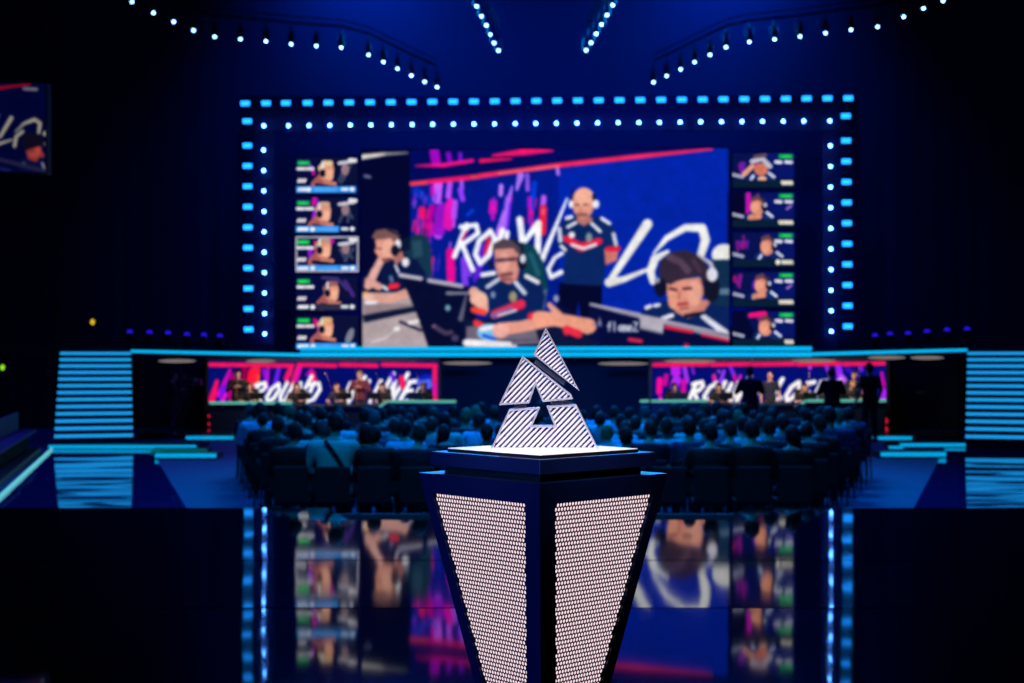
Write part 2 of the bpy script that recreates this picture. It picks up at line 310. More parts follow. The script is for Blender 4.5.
    c.ell(200, 612, 46, 34, (120, 190, 240)); c.stroke([(170, 600), (225, 590)], 18, WH); c.stroke([(180, 625), (225, 640)], 14, (30, 90, 220)); c.stroke([(250, 600), (330, 590), (420, 570), (480, 560)], [52, 46, 50, 46], (230, 156, 136)); c.ell(248, 606, 34, 30, (236, 170, 160)); c.stroke([(372, 548), (395, 545)], 30, (236, 40, 70))
    c.stroke([(395, 565), (480, 560), (600, 590)], [40, 58, 60], (236, 158, 132)); c.stroke([(445, 505), (490, 550)], [18, 30], (230, 160, 140)); c.stroke([(515, 612), (565, 620)], 26, (236, 44, 70)); c.stroke([(110, 655), (300, 665)], 30, (238, 234, 236)); c.stroke([(300, 655), (400, 650)], 18, (110, 96, 116))
    # standing coach
    c.T(540, 170, 3.79)
    c.poly([(78, 425), (240, 430), (238, 560), (160, 560), (150, 500), (140, 560), (72, 560)], (4, 8, 46)); c.poly([(70, 500), (160, 560), (190, 600), (120, 640), (60, 560)], (6, 12, 60))
    c.poly([(100, 180), (150, 170), (235, 180), (290, 230), (305, 300), (260, 320), (240, 440), (90, 432), (100, 320), (70, 290), (72, 230)], (10, 38, 98)); c.poly([(248, 300), (302, 300), (296, 345), (252, 362)], (206, 118, 110)); c.stroke([(262, 302), (300, 300)], 20, (224, 30, 66))
    c.stroke([(106, 185), (124, 180)], 14, WH); c.stroke([(110, 218), (140, 202)], 12, WH); c.stroke([(200, 205), (232, 235)], 12, WH); c.stroke([(238, 186), (268, 205)], 12, WH); c.stroke([(78, 225), (82, 270)], 16, (206, 210, 230)); c.stroke([(283, 245), (292, 285)], 14, (206, 210, 230))
    c.stroke([(105, 262), (160, 295), (228, 272)], [26, 34, 26], (230, 34, 70)); c.stroke([(125, 285), (170, 300), (215, 285)], 12, WH); c.ell(125, 248, 12, 12, WH); c.ell(190, 258, 12, 18, (130, 150, 150)); c.stroke([(85, 290), (100, 305)], 12, WH)
    c.poly([(142, 180), (200, 180), (205, 195), (170, 215), (145, 200)], SKD); c.ell(168, 128, 42, 58, (226, 152, 132)); c.ell(172, 105, 36, 34, (238, 172, 148)); c.stroke([(138, 134), (152, 134)], 6, (100, 56, 60)); c.stroke([(170, 134), (186, 134)], 6, (100, 56, 60)); c.stroke([(150, 172), (178, 172)], 16, (150, 92, 84)); c.stroke([(158, 150), (160, 158)], 6, (190, 110, 96))
    c.stroke([(124, 120), (128, 80)], 8, (20, 24, 60)); c.stroke([(208, 100), (214, 130)], 14, (20, 24, 60)); c.ell(122, 132, 9, 15, WH); c.ell(216, 132, 13, 16, WH)
    c.poly([(70, 310), (100, 312), (100, 400), (62, 410), (40, 395)], BLU, .0); c.ell(66, 488, 10, 14, (150, 160, 200))
    c.poly([(190, 505), (380, 545), (380, 690), (190, 640)], (6, 14, 62)); c.stroke([(0, 560), (60, 565), (190, 592)], [50, 50, 56], (236, 158, 132)); c.stroke([(40, 510), (75, 550)], [16, 30], (232, 160, 140)); c.stroke([(105, 605), (150, 622)], 30, (236, 44, 70))
    # right player, monitor in front
    c.T(600, 210, 4.877)
    c.poly([(200, 500), (300, 450), (350, 440), (520, 450), (640, 480), (640, 620), (200, 560)], (10, 34, 92)); c.stroke([(230, 478), (250, 470)], 18, WH); c.stroke([(270, 468), (292, 464)], 16, WH); c.stroke([(310, 530), (355, 515)], 20, WH); c.stroke([(505, 520), (610, 600)], [26, 34], (216, 216, 232)); c.poly([(340, 440), (545, 440), (500, 510), (430, 530), (370, 500)], (206, 130, 118))
    c.poly([(325, 350), (490, 330), (510, 400), (480, 480), (430, 508), (380, 490), (330, 420)], (222, 146, 126)); c.ell(460, 410, 34, 60, (236, 166, 144)); c.ell(360, 440, 26, 44, (232, 156, 130)); c.stroke([(345, 385), (375, 392)], 14, (92, 44, 50)); c.stroke([(410, 386), (445, 384)], 14, (92, 44, 50)); c.stroke([(392, 400), (388, 435)], 12, (200, 116, 100)); c.stroke([(385, 462), (425, 458)], 16, (180, 60, 70)); c.stroke([(395, 482), (430, 480)], 10, (150, 84, 80))
    c.poly([(288, 300), (300, 250), (350, 208), (420, 198), (490, 225), (530, 280), (530, 330), (500, 370), (490, 322), (430, 335), (375, 350), (345, 368), (305, 345)], (50, 38, 58)); c.stroke([(340, 230), (400, 260), (430, 300)], 34, (92, 70, 96), .8); c.stroke([(460, 250), (490, 300)], 20, (70, 50, 76))
    c.stroke([(480, 222), (540, 262), (560, 320)], [12, 20, 20], (190, 186, 206)); c.ell(545, 385, 40, 66, (16, 20, 40)); c.ell(548, 318, 26, 34, (224, 222, 236)); c.ell(300, 380, 30, 46, (14, 18, 44)); c.ell(282, 345, 14, 14, (150, 150, 170)); c.stroke([(420, 518), (500, 505)], 18, (14, 16, 40))
    c.poly([(0, 470), (640, 606), (640, 700), (0, 700)], (5, 12, 60)); c.stroke([(-40, 462), (200, 520)], [12, 20], (156, 150, 170)); c.stroke([(320, 548), (640, 630)], [24, 26], (150, 144, 162)); c.stroke([(320, 540), (640, 608)], 7, (206, 200, 214)); c.stroke([(-40, 458), (200, 508)], 6, (206, 200, 214)); c.poly([(196, 508), (318, 532), (310, 600), (200, 575)], (178, 172, 186)); c.stroke([(200, 578), (308, 602)], 8, (120, 116, 140))
    c.stroke([(325, 572), (450, 595)], 16, (236, 30, 64)); c.stroke([(500, 610), (640, 640)], 12, (226, 30, 70)); c.stroke([(148, 632), (205, 640)], 16, (236, 36, 70)); c.ell(424, 660, 14, 10, (200, 20, 60)); c.poly([(-6, 560), (4, 520), (14, 565)], (150, 150, 180))
    word(c, 'flameZ', 40, 548, 42, 25, 8, (216, 222, 238))
    c.stroke([(-25, 560), (10, 566)], 14, (90, 100, 150), .5)
    return c
def paint_feed(k, left):
    """one player-camera picture, 62 x 36 units"""
    c = Canvas(0, 0, 63, 36, 3, (6, 12, 62)); c.soft = .9; r = random.Random(k * 7 + left)
    c.rect(30, 0, 63, 26, (6, 16, 96) if not left else (10, 16, 56))
    pal = [(210, 20, 160), (150, 30, 220), (235, 20, 110)]
    for i in range(5):
        x = r.uniform(14, 36) if left else r.uniform(2, 26); y = r.uniform(1, 14)
        if (k, left) not in ((3, 1),): c.stroke([(x, y), (x + r.uniform(-2, 2), y + r.uniform(3, 9))], r.uniform(2, 5), pal[i % 3], .9)
    if left:
        hx, hy, lean = [(31, 14, 2), (28, 15, 3), (28, 12, 1), (36, 16, 4), (30, 13, -1)][k]
        if k < 3:
            for q in range(5): c.stroke([(r.uniform(43, 58), r.uniform(6, 18)), (r.uniform(43, 58), r.uniform(14, 26))], 2.4, (60, 70, 100))
            c.ell(50, 12, 4, 6, (150, 120, 130)); c.stroke([(44, 6 + k), (58, 4 + k)], 3.5, (200, 200, 214))
        if k == 3: c.stroke([(27, 2), (42, 3), (52, 14)], 3, (60, 50, 120)); c.stroke([(50, 6), (58, 20)], 4, (70, 40, 130))
        if k == 4: c.ell(54, 22, 3.5, 9, (120, 124, 140), 20); c.stroke([(38, 31), (48, 31)], 2.5, WH)
        c.stroke([(hx - 4, hy + 6), (hx - 10, hy + 14)], [9, 12], (170, 90, 90)); c.ell(hx, hy, 7.5, 9.5, (226, 150, 124), 15); c.ell(hx + 3, hy + 4, 4, 6, (240, 176, 146))
        c.stroke([(hx - 6, hy - 3), (hx - 2, hy - 8), (hx + 4, hy - 8)], 5.5, [(226, 196, 150), (206, 160, 140), (190, 150, 130), (150, 96, 100), (220, 176, 120)][k])
        c.stroke([(hx - 4, hy - 9), (hx - 4, hy), (hx - 3, hy + 3)], 1.8, WH); c.ell(hx - 4, hy + 2, 3, 4, (16, 18, 40))
        c.stroke([(hx - 1, hy + 12), (hx + 8, hy + 13)], 5, (206, 124, 104)); c.stroke([(hx - 10, hy + 14), (hx + 12, hy + 17)], 4, (12, 16, 50))
        bar = (44, 140, 236) if k != 3 else (40, 44, 70)
        c.rect(0, 29, 61 if k != 1 else 44, 35.5, bar)
        if k != 3: c.rect(18, 30, 42, 34.5, (90, 180, 255), .6)
        G = (0, 196, 70) if k > 1 else (10, 170, 90)
        c.rect(1.5, 3.5, 14, 8, G); c.stroke([(4, 5.8), (11, 5.8)], 1.2, (80, 230, 130))
        for x0, x1, y in ((2, 8, 11.5), (11, 17, 11.5)): c.stroke([(x0, y), (x1, y)], 3.4, (230, 228, 236))
        for i in range(3): c.stroke([(2.5 + 3 * i, 24.5), (3.4 + 3 * i, 22.5)], 2.6, (238, 232, 232))
        for i in range(4): c.stroke([(3 + 2.7 * i, 32.8), (3.6 + 2.7 * i, 31.6)], 2.8, (240, 244, 252))
        c.ell(17 if k else 13, 32.3, 2.5, 2.5, (236, 244, 255))
        c.stroke([(47, 32), (52, 32)], 3, (226, 240, 255)); c.ell(57, 32, 2.5, 2.2, (236, 244, 255))
        if k < 3: c.stroke([(55, 3), (60, 3.4)], 4.4, (230, 228, 232))
        if k == 2:
            for a, b in (((0, 0), (63, 0)), ((63, 0), (63, 36)), ((63, 36), (0, 36)), ((0, 36), (0, 0))): c.stroke([a, b], 3.4, (176, 172, 196))
    else:
        hx, hy = [(28, 13), (26, 13), (36, 13), (30, 12), (34, 14)][k]
        c.rect(0, 0, 62, 30, (8, 30, 110), .35)
        if k in (1,): c.rect(0, 0, 12, 28, (4, 6, 44)); c.stroke([(16, 2), (16, 26)], 5, (200, 20, 180))
        if k == 4: c.poly([(0, 0), (12, 0), (24, 28), (0, 28)], (4, 8, 48)); c.stroke([(18, 4), (32, 2)], 5, (240, 20, 120))
        c.stroke([(-2, 22), (10, 25)], 3.6, (160, 164, 186)); c.stroke([(hx - 10, 26), (hx, 20), (hx + 12, 26)], [8, 10, 8], (16, 40, 104)); c.stroke([(hx + 9, 21), (hx + 14, 25)], 3, (206, 212, 236)); c.stroke([(hx - 7, 24), (hx - 9, 27)], 3, (200, 206, 230))
        if k == 0:
            c.stroke([(12, 22), (20, 14)], [5, 5], (226, 156, 124)); c.ell(29, 17, 7, 6.5, (214, 120, 96)); c.stroke([(20, 9), (30, 6), (38, 14)], 5, (190, 188, 206)); c.stroke([(23, 4), (33, 2.5)], 4, (96, 76, 86)); c.ell(30, 27, 4.5, 3, (226, 170, 140))
        else:
            c.ell(hx - 1, hy + 2, 7, 9, (222, 140, 116)); c.ell(hx - 3, hy + 3, 4, 5, (236, 160, 132)); c.stroke([(hx - 5, hy - 6), (hx, hy - 8), (hx + 5, hy - 4)], 4.6, (104, 66, 76)); c.ell(hx + 6, hy + 2, 2.8, 4.6, (14, 18, 44)); c.ell(hx + 7, hy, 2, 2.4, (180, 186, 210)); c.stroke([(hx + 2, hy - 9), (hx + 7, hy - 3)], 1.6, (24, 26, 52))
            if k in (1, 3): c.stroke([(hx - 8, hy + 13), (hx + 1, hy + 12)], 5.4, (220, 140, 112))
        c.rect(0, 28.5, 63, 36, (8, 30, 52))
        c.rect(47, 1.5, 61, 6, (6, 180, 78)); c.stroke([(51, 3.8), (58, 3.8)], 1.1, (90, 226, 130)); 
        for x0, x1 in ((44, 49), (54, 59.5)): c.stroke([(x0, 9.4), (x1, 9.8)], 3.6, (222, 220, 236))
        n = [4, 5, 4, 5, 3][k]
        for i in range(n): c.stroke([(60 - 2.9 * i, 31.8), (59.4 - 2.9 * i, 30.2)], 3.2, (232, 222, 206))
        if k == 2: c.ell(46, 31, 2.6, 2.8, (236, 226, 206))
        if k in (1, 3): c.stroke([(55, 17), (59, 14)], 2.4, (150, 110, 200))
    return c
def paint_booth(left):
    if left:
        c = Canvas(208, 361, 439, 404, 2.2, (3, 14, 108)); c.soft = 1.0
        c.T(200, 355, 7.59)
        for p, w, k in [([(130, 200), (90, 340)], [30, 60], (244, 16, 96)), ([(230, 110), (150, 300)], [20, 50], (210, 10, 200)), ([(180, 250), (170, 350)], 50, (120, 20, 220)), ([(200, 300), (170, 350)], 26, (235, 20, 190)), ([(250, 160), (240, 330)], 56, (170, 4, 110)), ([(340, 110), (330, 240)], 46, (150, 0, 70)),
                        ([(400, 130), (380, 250)], 66, (250, 16, 60)), ([(430, 110), (420, 190)], 66, (255, 30, 60)), ([(445, 160), (440, 230)], 26, (255, 70, 40)), ([(490, 120), (520, 260)], [34, 20], (150, 20, 230)), ([(520, 90), (515, 200)], 22, (190, 20, 210)), ([(600, 110), (570, 240)], 34, (110, 30, 230)), ([(690, 110), (660, 180)], 44, (246, 20, 110)), ([(760, 90), (710, 240)], 40, (238, 16, 180)), ([(740, 90), (690, 230)], 16, (255, 30, 90)), ([(850, 110), (820, 150)], 30, (150, 20, 200)), ([(855, 140), (870, 190)], 46, (244, 16, 110))]: c.stroke(p, w, k)
        c.T()
        word(c, 'ROUND', 255, 383, 19, 13.5, 4, (250, 248, 255), .35); word(c, 'WINNER', 346, 381, 21, 14.3, 4.2, (250, 248, 255), .4)
        c.ell(427, 382, 10, 8, (10, 40, 220), op=.7); c.stroke([(402, 378), (403, 386)], 6, (240, 30, 100)); c.stroke([(392, 374), (394, 380)], 4, (90, 30, 220))
        for a, b in ((209, 294), (298, 337), (340, 378), (382, 437)): c.stroke([(a + 1, 364.6), (b - 1, 365.6)], 4.4, (250, 22, 92))
        c.stroke([(435, 366), (435, 403)], 5, (250, 24, 96)); c.stroke([(434.5, 384), (434.5, 394)], 4, (226, 20, 170)); return c
    c = Canvas(652, 361, 886, 402, 2.2, (3, 14, 112)); c.soft = 1.0
    c.T(640, 355, 7.59)
    for p, w, k in [([(150, 190), (145, 280)], 46, (250, 10, 150)), ([(200, 160), (190, 220)], 40, (190, 10, 150)), ([(270, 90), (275, 130)], 76, (190, 30, 240)), ([(280, 190), (260, 240)], 70, (180, 40, 240)), ([(340, 100), (360, 200)], 36, (160, 50, 240)), ([(335, 200), (330, 320)], 40, (210, 10, 170)), ([(400, 100), (410, 140)], 22, (120, 30, 220)), ([(600, 120), (605, 130)], 22, (150, 60, 250)), ([(565, 160), (570, 190)], 34, (225, 20, 180)), ([(640, 120), (610, 230)], [24, 40], (150, 60, 250)), ([(690, 90), (720, 160)], 30, (120, 40, 240)), ([(720, 160), (730, 200)], 30, (190, 20, 160)), ([(765, 160), (760, 180)], 26, (200, 30, 200)), ([(155, 320), (155, 335)], 26, (240, 20, 190))]: c.stroke(p, w, k)
    c.T(760, 355, 7.31)
    for p, w, k in [([(368, 70), (368, 95)], 26, (180, 60, 255)), ([(490, 85), (500, 110)], 30, (140, 40, 240)), ([(575, 70), (590, 190)], 46, (150, 40, 245)), ([(600, 160), (640, 210)], 36, (200, 90, 250)), ([(740, 90), (745, 110)], 26, (130, 30, 230)), ([(890, 130), (905, 220)], [20, 30], (210, 10, 180)), ([(905, 270), (905, 310)], 60, (170, 30, 240)), ([(640, 100), (700, 150)], 40, (40, 20, 180))]: c.stroke(p, w, k)
    c.T()
    word(c, 'ROUND', 692, 382, 19.5, 14, 4.4, (250, 244, 240), .35); word(c, 'LOSER', 774, 381, 20, 14, 4.6, (250, 244, 240), .35)
    for a, b in ((653, 709), (711, 751), (753, 795), (797, 841), (843, 885)): c.stroke([(a + 1, 364.8 - (a - 653) * .004), (b - 1, 364.6 - (b - 653) * .006)], 4.2, (250, 24, 84))
    return c
def paint_side():
    c = Canvas(-50, 82, 45.5, 172, 1.5, (1, 6, 52)); c.soft = 1.0
    c.stroke([(-50, 92), (0, 87), (30, 82.6)], [2.5, 3, 2], (176, 10, 36)); c.T(0, 75, 6.2)
    for p, w in [([(70, 262), (0, 385)], [26, 20]), ([(-40, 440), (75, 400)], [24, 12]), ([(95, 350), (150, 295), (215, 268), (248, 290), (240, 350)], [10, 18, 24, 24, 20]), ([(140, 345), (100, 380), (90, 440)], 22)]: c.stroke(p, w, (168, 160, 140))
    c.ell(278, 355, 14, 16, (180, 170, 150)); c.ell(280, 420, 10, 10, (110, 100, 100)); c.stroke([(150, 76), (226, 78)], 20, (120, 116, 130))
    c.poly([(120, 520), (180, 500), (270, 520), (290, 600), (120, 590)], (6, 14, 60)); c.poly([(150, 440), (250, 420), (262, 480), (225, 535), (175, 520)], (150, 52, 50)); c.ell(235, 460, 18, 34, (186, 70, 60)); c.ell(205, 490, 26, 16, (170, 70, 64)); c.ell(262, 490, 14, 18, (140, 50, 50)); c.poly([(130, 430), (145, 370), (200, 345), (265, 370), (268, 430), (210, 445), (150, 470)], (16, 10, 30)); c.stroke([(262, 540), (275, 575)], 14, (150, 150, 170)); c.stroke([(120, 560), (150, 545)], 12, (130, 130, 150)); c.stroke([(-50, 520), (80, 545), (280, 590)], 26, (34, 34, 66)); c.stroke([(0, 585), (60, 595)], 12, (30, 40, 110)); c.T()
    for i, w_ in enumerate('ROU'): word(c, w_, -46 + 14 * i, 112, 26, 14, 3.2, (168, 160, 140), .3)
    return c
def screen(name, label, cat, group, cnv, corners, depth=.12, rim=.05, gain=1.0):
    """corners: world tl, tr, br, bl"""
    base = (corners[2] + corners[3]) / 2
    t = thing(name, label, cat, base, 0, group)
    back = -N
    a = [corners[0] - U * rim + Z * rim, corners[1] + U * rim + Z * rim, corners[2] + U * rim - Z * rim, corners[3] - U * rim - Z * rim]
    world_obj('casing', quadbox(bmesh.new(), [p + back * .006 for p in a], back * depth), M_case, t)
    cnv.finish(1.2, .10, len(label)); cnv.mesh('picture', corners, PIC, t, gain)
    return t
def cor(x0, y0, x1, y1, off=0, sl=0.0):
    return [Q(x0, y0, off), Q(x1, y0 - sl, off), Q(x1, y1, off), Q(x0, y1, off)]
screen('main_video_screen', 'giant LED screen above the stage showing two seated players, a standing coach and ROUND lettering', 'screen', None, paint_main(), cor(362, 150, 729, 350, 0, 1.6), .3, .03)
names_l = [(296, 157.2, 358, 193.2), (295.6, 197.4, 358.2, 232.8), (295.6, 236.4, 358.6, 272), (296, 275.8, 358, 310.6), (296, 315, 358.6, 349.8)]
names_r = [(732.6, 152.8, 794.6, 187.6), (732.6, 192.4, 794.8, 227.2), (732.8, 232, 794.8, 267), (733, 271.8, 795, 306.8), (733, 311.4, 795.2, 346.8)]
pl = ['topmost', 'second from the top', 'third from the top', 'fourth from the top', 'lowest']
for k, q in enumerate(names_l):
    screen('player_camera_screen', 'small player camera picture left of the giant screen, %s%s' % (pl[k], ', grey frame' if k == 2 else ''), 'screen', 'player camera pictures left of the giant screen', paint_feed(k, 1), cor(*q), .1, .02)
for k, q in enumerate(names_r):
    screen('player_camera_screen', 'small player camera picture right of the giant screen, %s of five' % pl[k], 'screen', 'player camera pictures right of the giant screen', paint_feed(k, 0), cor(*q), .1, .02)
screen('booth_video_wall', 'wide LED wall behind the left player desk reading ROUND WINNER with red border', 'screen', None, paint_booth(1), cor(208, 361, 439, 404, -1.2), .12, .02)
screen('booth_video_wall', 'wide LED wall behind the right player desk reading ROUND LOSER with red top bar', 'screen', None, paint_booth(0), cor(652, 361, 886, 402, -1.2), .12, .02)
d_ = 31
screen('side_video_screen', 'dim hanging screen at the left edge repeating the giant screen picture', 'screen', None, paint_side(), [P(-50, 82, d_), P(45.5, 84, d_), P(45.5, 173, d_), P(-50, 169, d_)], .25, .03, .8)
# ================================================================ room shell
M_wall = mat('dark_wall', (46, 48, 58), .85, var=.1, bscale=1.5)
M_drape = mat('backdrop_cloth', (52, 54, 66), .9, var=.12, bscale=.7)
M_black = mat('matt_black', (12, 12, 16), .6)
M_metal = mat('black_steel', (20, 20, 26), .4, .6)
M_carpet = mat('crowd_carpet', (24, 66, 104), .8, var=.18, bscale=9, bump=.2)
M_dark = mat('dark_panel', (16, 20, 30), .45)
L_strip = emis('led_strip_cyan', (4, 176, 240), 1.1)
L_stair = emis('led_strip_blue', (22, 140, 214), 1.3)
L_floor = emis('led_strip_floor', (0, 160, 222), 1.05)
L_teal = emis('led_strip_teal', (100, 200, 214), 1.0)
L_desk = emis('desk_edge_glow', (92, 186, 172), .8)
L_red = emis('led_red', (220, 20, 60), .9)
def glossy(name, rgb, rough, bscale, bump, ior=1.55):
    return mat(name, rgb, rough, 0, .5, bump, bscale, ior, .2)
M_gloss = glossy('glossy_stage_floor', (4, 5, 12), .04, 2.0, 0, 1.9)
M_wing = glossy('glossy_walkway_floor', (8, 26, 90), .018, 1.0, 0, 1.7)
def add_ripple(m, scale, dist, sx=1, sy=1):
    nt = m.node_tree; b = nt.nodes['Principled BSDF']
    tc = nt.nodes.new('ShaderNodeTexCoord'); mp = nt.nodes.new('ShaderNodeMapping'); mp.inputs['Scale'].default_value = (sx, sy, 1)
    nz = nt.nodes.new('ShaderNodeTexNoise'); nz.inputs['Scale'].default_value = scale; nz.inputs['Detail'].default_value = 1.5
    bp = nt.nodes.new('ShaderNodeBump'); bp.inputs['Strength'].default_value = 1; bp.inputs['Distance'].default_value = dist
    nt.links.new(tc.outputs['Object'], mp.inputs['Vector']); nt.links.new(mp.outputs['Vector'], nz.inputs['Vector']); nt.links.new(nz.outputs['Fac'], bp.inputs['Height']); nt.links.new(bp.outputs['Normal'], b.inputs['Normal'])
add_ripple(M_wing, .5, .008, .5, 1.2); add_ripple(M_gloss, 1.2, .0012, 2, .5)
def struct(name, bm, m): return tag(obj(name, bm, m), kind='structure')
X0, X1, Y1_, Y2_, ZT = -24, 24, -8, 44, 21
struct('floor', box1((0, 18, -.1), (48.4, 52.4, .2)), M_carpet)
struct('ceiling', box1((0, 18, ZT + .1), (48.4, 52.4, .2)), M_wall)
struct('wall_left', box1((X0 - .1, 18, ZT / 2), (.2, 52, ZT)), M_wall)
struct('wall_right', box1((X1 + .1, 18, ZT / 2), (.2, 52, ZT)), M_wall)
struct('wall_front', box1((0, Y1_ - .1, ZT / 2), (48, .2, ZT)), M_wall)
bm = bmesh.new()                              # pleated black drape across the back of the hall
n = 480; a = []
for i in range(n + 1):
    x = -24 + 48 * i / n; y = 42.4 - K * x + .004 * math.sin(i * 1.1) + .02 * math.sin(i * .17)
    a.append((bm.verts.new((x, y, 0)), bm.verts.new((x, y, ZT))))
for p, q in zip(a, a[1:]): bm.faces.new((p[0], q[0], q[1], p[1]))
struct('wall_back', bm, M_drape)
# ================================================================ near stage with its glossy floor panels
st = thing('stage_platform', 'black mirror-finish stage platform that the plinth stands on', 'stage', (0, 6, 0))
M_edge = mat('stage_edge', (8, 12, 22), .5)
def slab(x0, x1, y0, y1, z1=.69, z0=0): return box1(((x0 + x1) / 2, (y0 + y1) / 2, (z0 + z1) / 2), (x1 - x0, y1 - y0, z1 - z0))
nx0, nx1 = (352 - CX) / F * 12.9, (722 - CX) / F * 12.9; yE, yN = 13.7, 12.66
bm = bmesh.new()
pts = [(-13, -3), (13, -3), (13, yE), (nx1 + .35, yE), (nx1, yN), (nx0, yN), (nx0 - .35, yE), (-13, yE)]
lo = [bm.verts.new((x, y, 0)) for x, y in pts]; hi = [bm.verts.new((x, y, .67)) for x, y in pts]
bm.faces.new(lo[::-1]); bm.faces.new(hi)
for i in range(8): bm.faces.new((lo[i], lo[(i + 1) % 8], hi[(i + 1) % 8], hi[i]))
world_obj('platform_body', bm, M_edge, st)
def panel(poly=None, y0=0, y1=0, tilt=0.0, phase=False):
    bm = bmesh.new()
    if poly:
        t = [bm.verts.new((x, y, .70)) for x, y in poly]; b = [bm.verts.new((x, y, .672)) for x, y in poly]
        bm.faces.new(t); bm.faces.new(b[::-1])
        for i in range(len(poly)): bm.faces.new((t[i], t[(i + 1) % len(poly)], b[(i + 1) % len(poly)], b[i]))
    else:
        n = 24; rows = []
        for i in range(n + 1):
            y = y0 + (y1 - y0) * i / n; z = .70 + tilt / (2 * (y1 - y0)) * (y1 - y) ** 2 - tilt * (y1 - y0) / 4
            rows.append([bm.verts.new((x, y, z)) for x in (-13, 13)])
        for p, q in zip(rows, rows[1:]): bm.faces.new((p[0], p[1], q[1], q[0]))
        lo = [bm.verts.new(v) for v in ((-13, y0, .672), (13, y0, .672), (13, y1, .672), (-13, y1, .672))]
        bm.faces.new(lo[::-1]); e = [[bm.verts.new(v.co) for v in rows[q]] for q in (0, -1)]; bm.faces.new((e[0][0], lo[0], lo[1], e[0][1])); bm.faces.new((e[1][1], lo[2], lo[3], e[1][0]))
    o = world_obj('floor_panel', bm, M_gloss, st)
    if not poly:
        for p in o.data.polygons: p.use_smooth = abs(p.normal.z) > .9
    return o
yA, yB = 1.5 * F / (560 - HY), 1.5 * F / (608 - HY)
panel(poly=[(-13, yA + .0005), (13, yA + .0005), (13, yE), (nx1 + .35, yE), (nx1, yN), (nx0, yN), (nx0 - .35, yE), (-13, yE)])
panel(y0=yB + .0005, y1=yA, tilt=.0056)
panel(y0=2.2, y1=yB); panel(y0=-3, y1=2.19)
# low barrier behind the stage, in the crowd area
bar = thing('crowd_barrier', 'low dark teal barrier rail between the near stage and the back row of chairs', 'barrier', (.3, 15.2, 0))
M_teal = mat('teal_cloth', (14, 66, 74), .8)
world_obj('rail', box1((.35, 15.2, .40), (4.6, .05, .14), bev=.01), M_teal, bar)
for x in (-1.85, .35, 2.55): world_obj('leg', box1((x, 15.2, .165), (.05, .05, .33)), M_metal, bar)
# ================================================================ walkways either side
def walkway(pts, led, label, edge=True):
    t = thing('side_walkway', label, 'walkway', (*pts[0], 0))
    bm = bmesh.new(); a = [bm.verts.new((x, y, .03)) for x, y in pts]; b = [bm.verts.new((x, y, 0.0)) for x, y in pts]
    bm.faces.new(a); bm.faces.new(b[::-1])
    for i in range(len(pts)): bm.faces.new((a[i], a[(i + 1) % len(pts)], b[(i + 1) % len(pts)], b[i]))
    world_obj('glossy_top', bm, M_wing, t)
    if led: world_obj('edge_light', prism(bmesh.new(), (*led[0], .05), (*led[1], .05), .03, .07), L_teal, t)
def G(x, y, z=0):                                   # floor point under a picture position
    d = (CZ - z) * F / (y - HY); return ((x - CX) / F * d, d)
wl = [G(49, 449.5), G(150, 449.5), G(186, 509), (-4.6, 18.5), (-7.4, 18.5), G(-1, 502)]
walkway(wl, (G(52, 451), G(-14, 513)), 'glossy dark walkway on the left with a pale teal glowing outer edge')
wr = [G(945, 449.5), G(1090, 449.5), (10.9, 18.5), (5.5, 18.5), G(914, 509)]
walkway(wr, None, 'glossy dark walkway on the right below the lit stairs')
# ================================================================ low lit steps of the show stage
def step(x0, x1, y, z1, label, y2=None, z0=0.0, back=None, m=L_floor, gap=None):
    """lit riser seen from picture x0..x1 with its middle at height y"""
    zm = (z0 + z1) / 2; d0 = (CZ - zm) * F / (y - HY); d1 = (CZ - zm) * F / ((y2 or y) - HY)
    a = Vector(((x0 - CX) / F * d0, d0, 0)); b = Vector(((x1 - CX) / F * d1, d1, 0)); back = back or 1.0
    t = thing('lit_step', label, 'step', (a + b) / 2)
    dv = Vector((0, back, 0))
    world_obj('tread', quadbox(bmesh.new(), [a + Vector((0, .03, z1)), b + Vector((0, .03, z1)), b + Vector((0, .03, 0)), a + Vector((0, .03, 0))], dv), M_dark, t)
    world_obj('led_strip', quadbox(bmesh.new(), [a + Z * (z1 - .005), b + Z * (z1 - .005), b + Z * (z0 + .35 * (z1 - z0)), a + Z * (z0 + .35 * (z1 - z0))], Vector((0, .028, 0))), m, t)
step(48.5, 196, 447.6, .13, 'long low step with a cyan lit edge along the far end of the left walkway', back=1.4)
step(150, 207, 451.2, .10, 'short green-tinted lit step tucked behind the nearest left step', back=.5, m=emis('led_strip_green', (0, 120, 120), .8))
step(155, 216, 456.6, .15, 'nearest lit step on the left, a short cyan edge beside the carpet', back=.7)
step(186, 236, 438.6, .14, 'short cyan lit step directly below the left end of the left player desk', back=.9)
step(900, 1075, 445.8, .13, 'long low step with a cyan lit edge below the right stairs', back=1.4)
step(889, 903, 448.2, .11, 'tiny cyan lit step at the inner end of the long right step', back=.3)
step(881, 946, 455.4, .15, 'nearest lit step on the right, a short cyan edge beside the carpet', back=.7)
step(872.6, 912, 438.9, .14, 'short cyan lit step below the right end of the right player desk', back=.9)
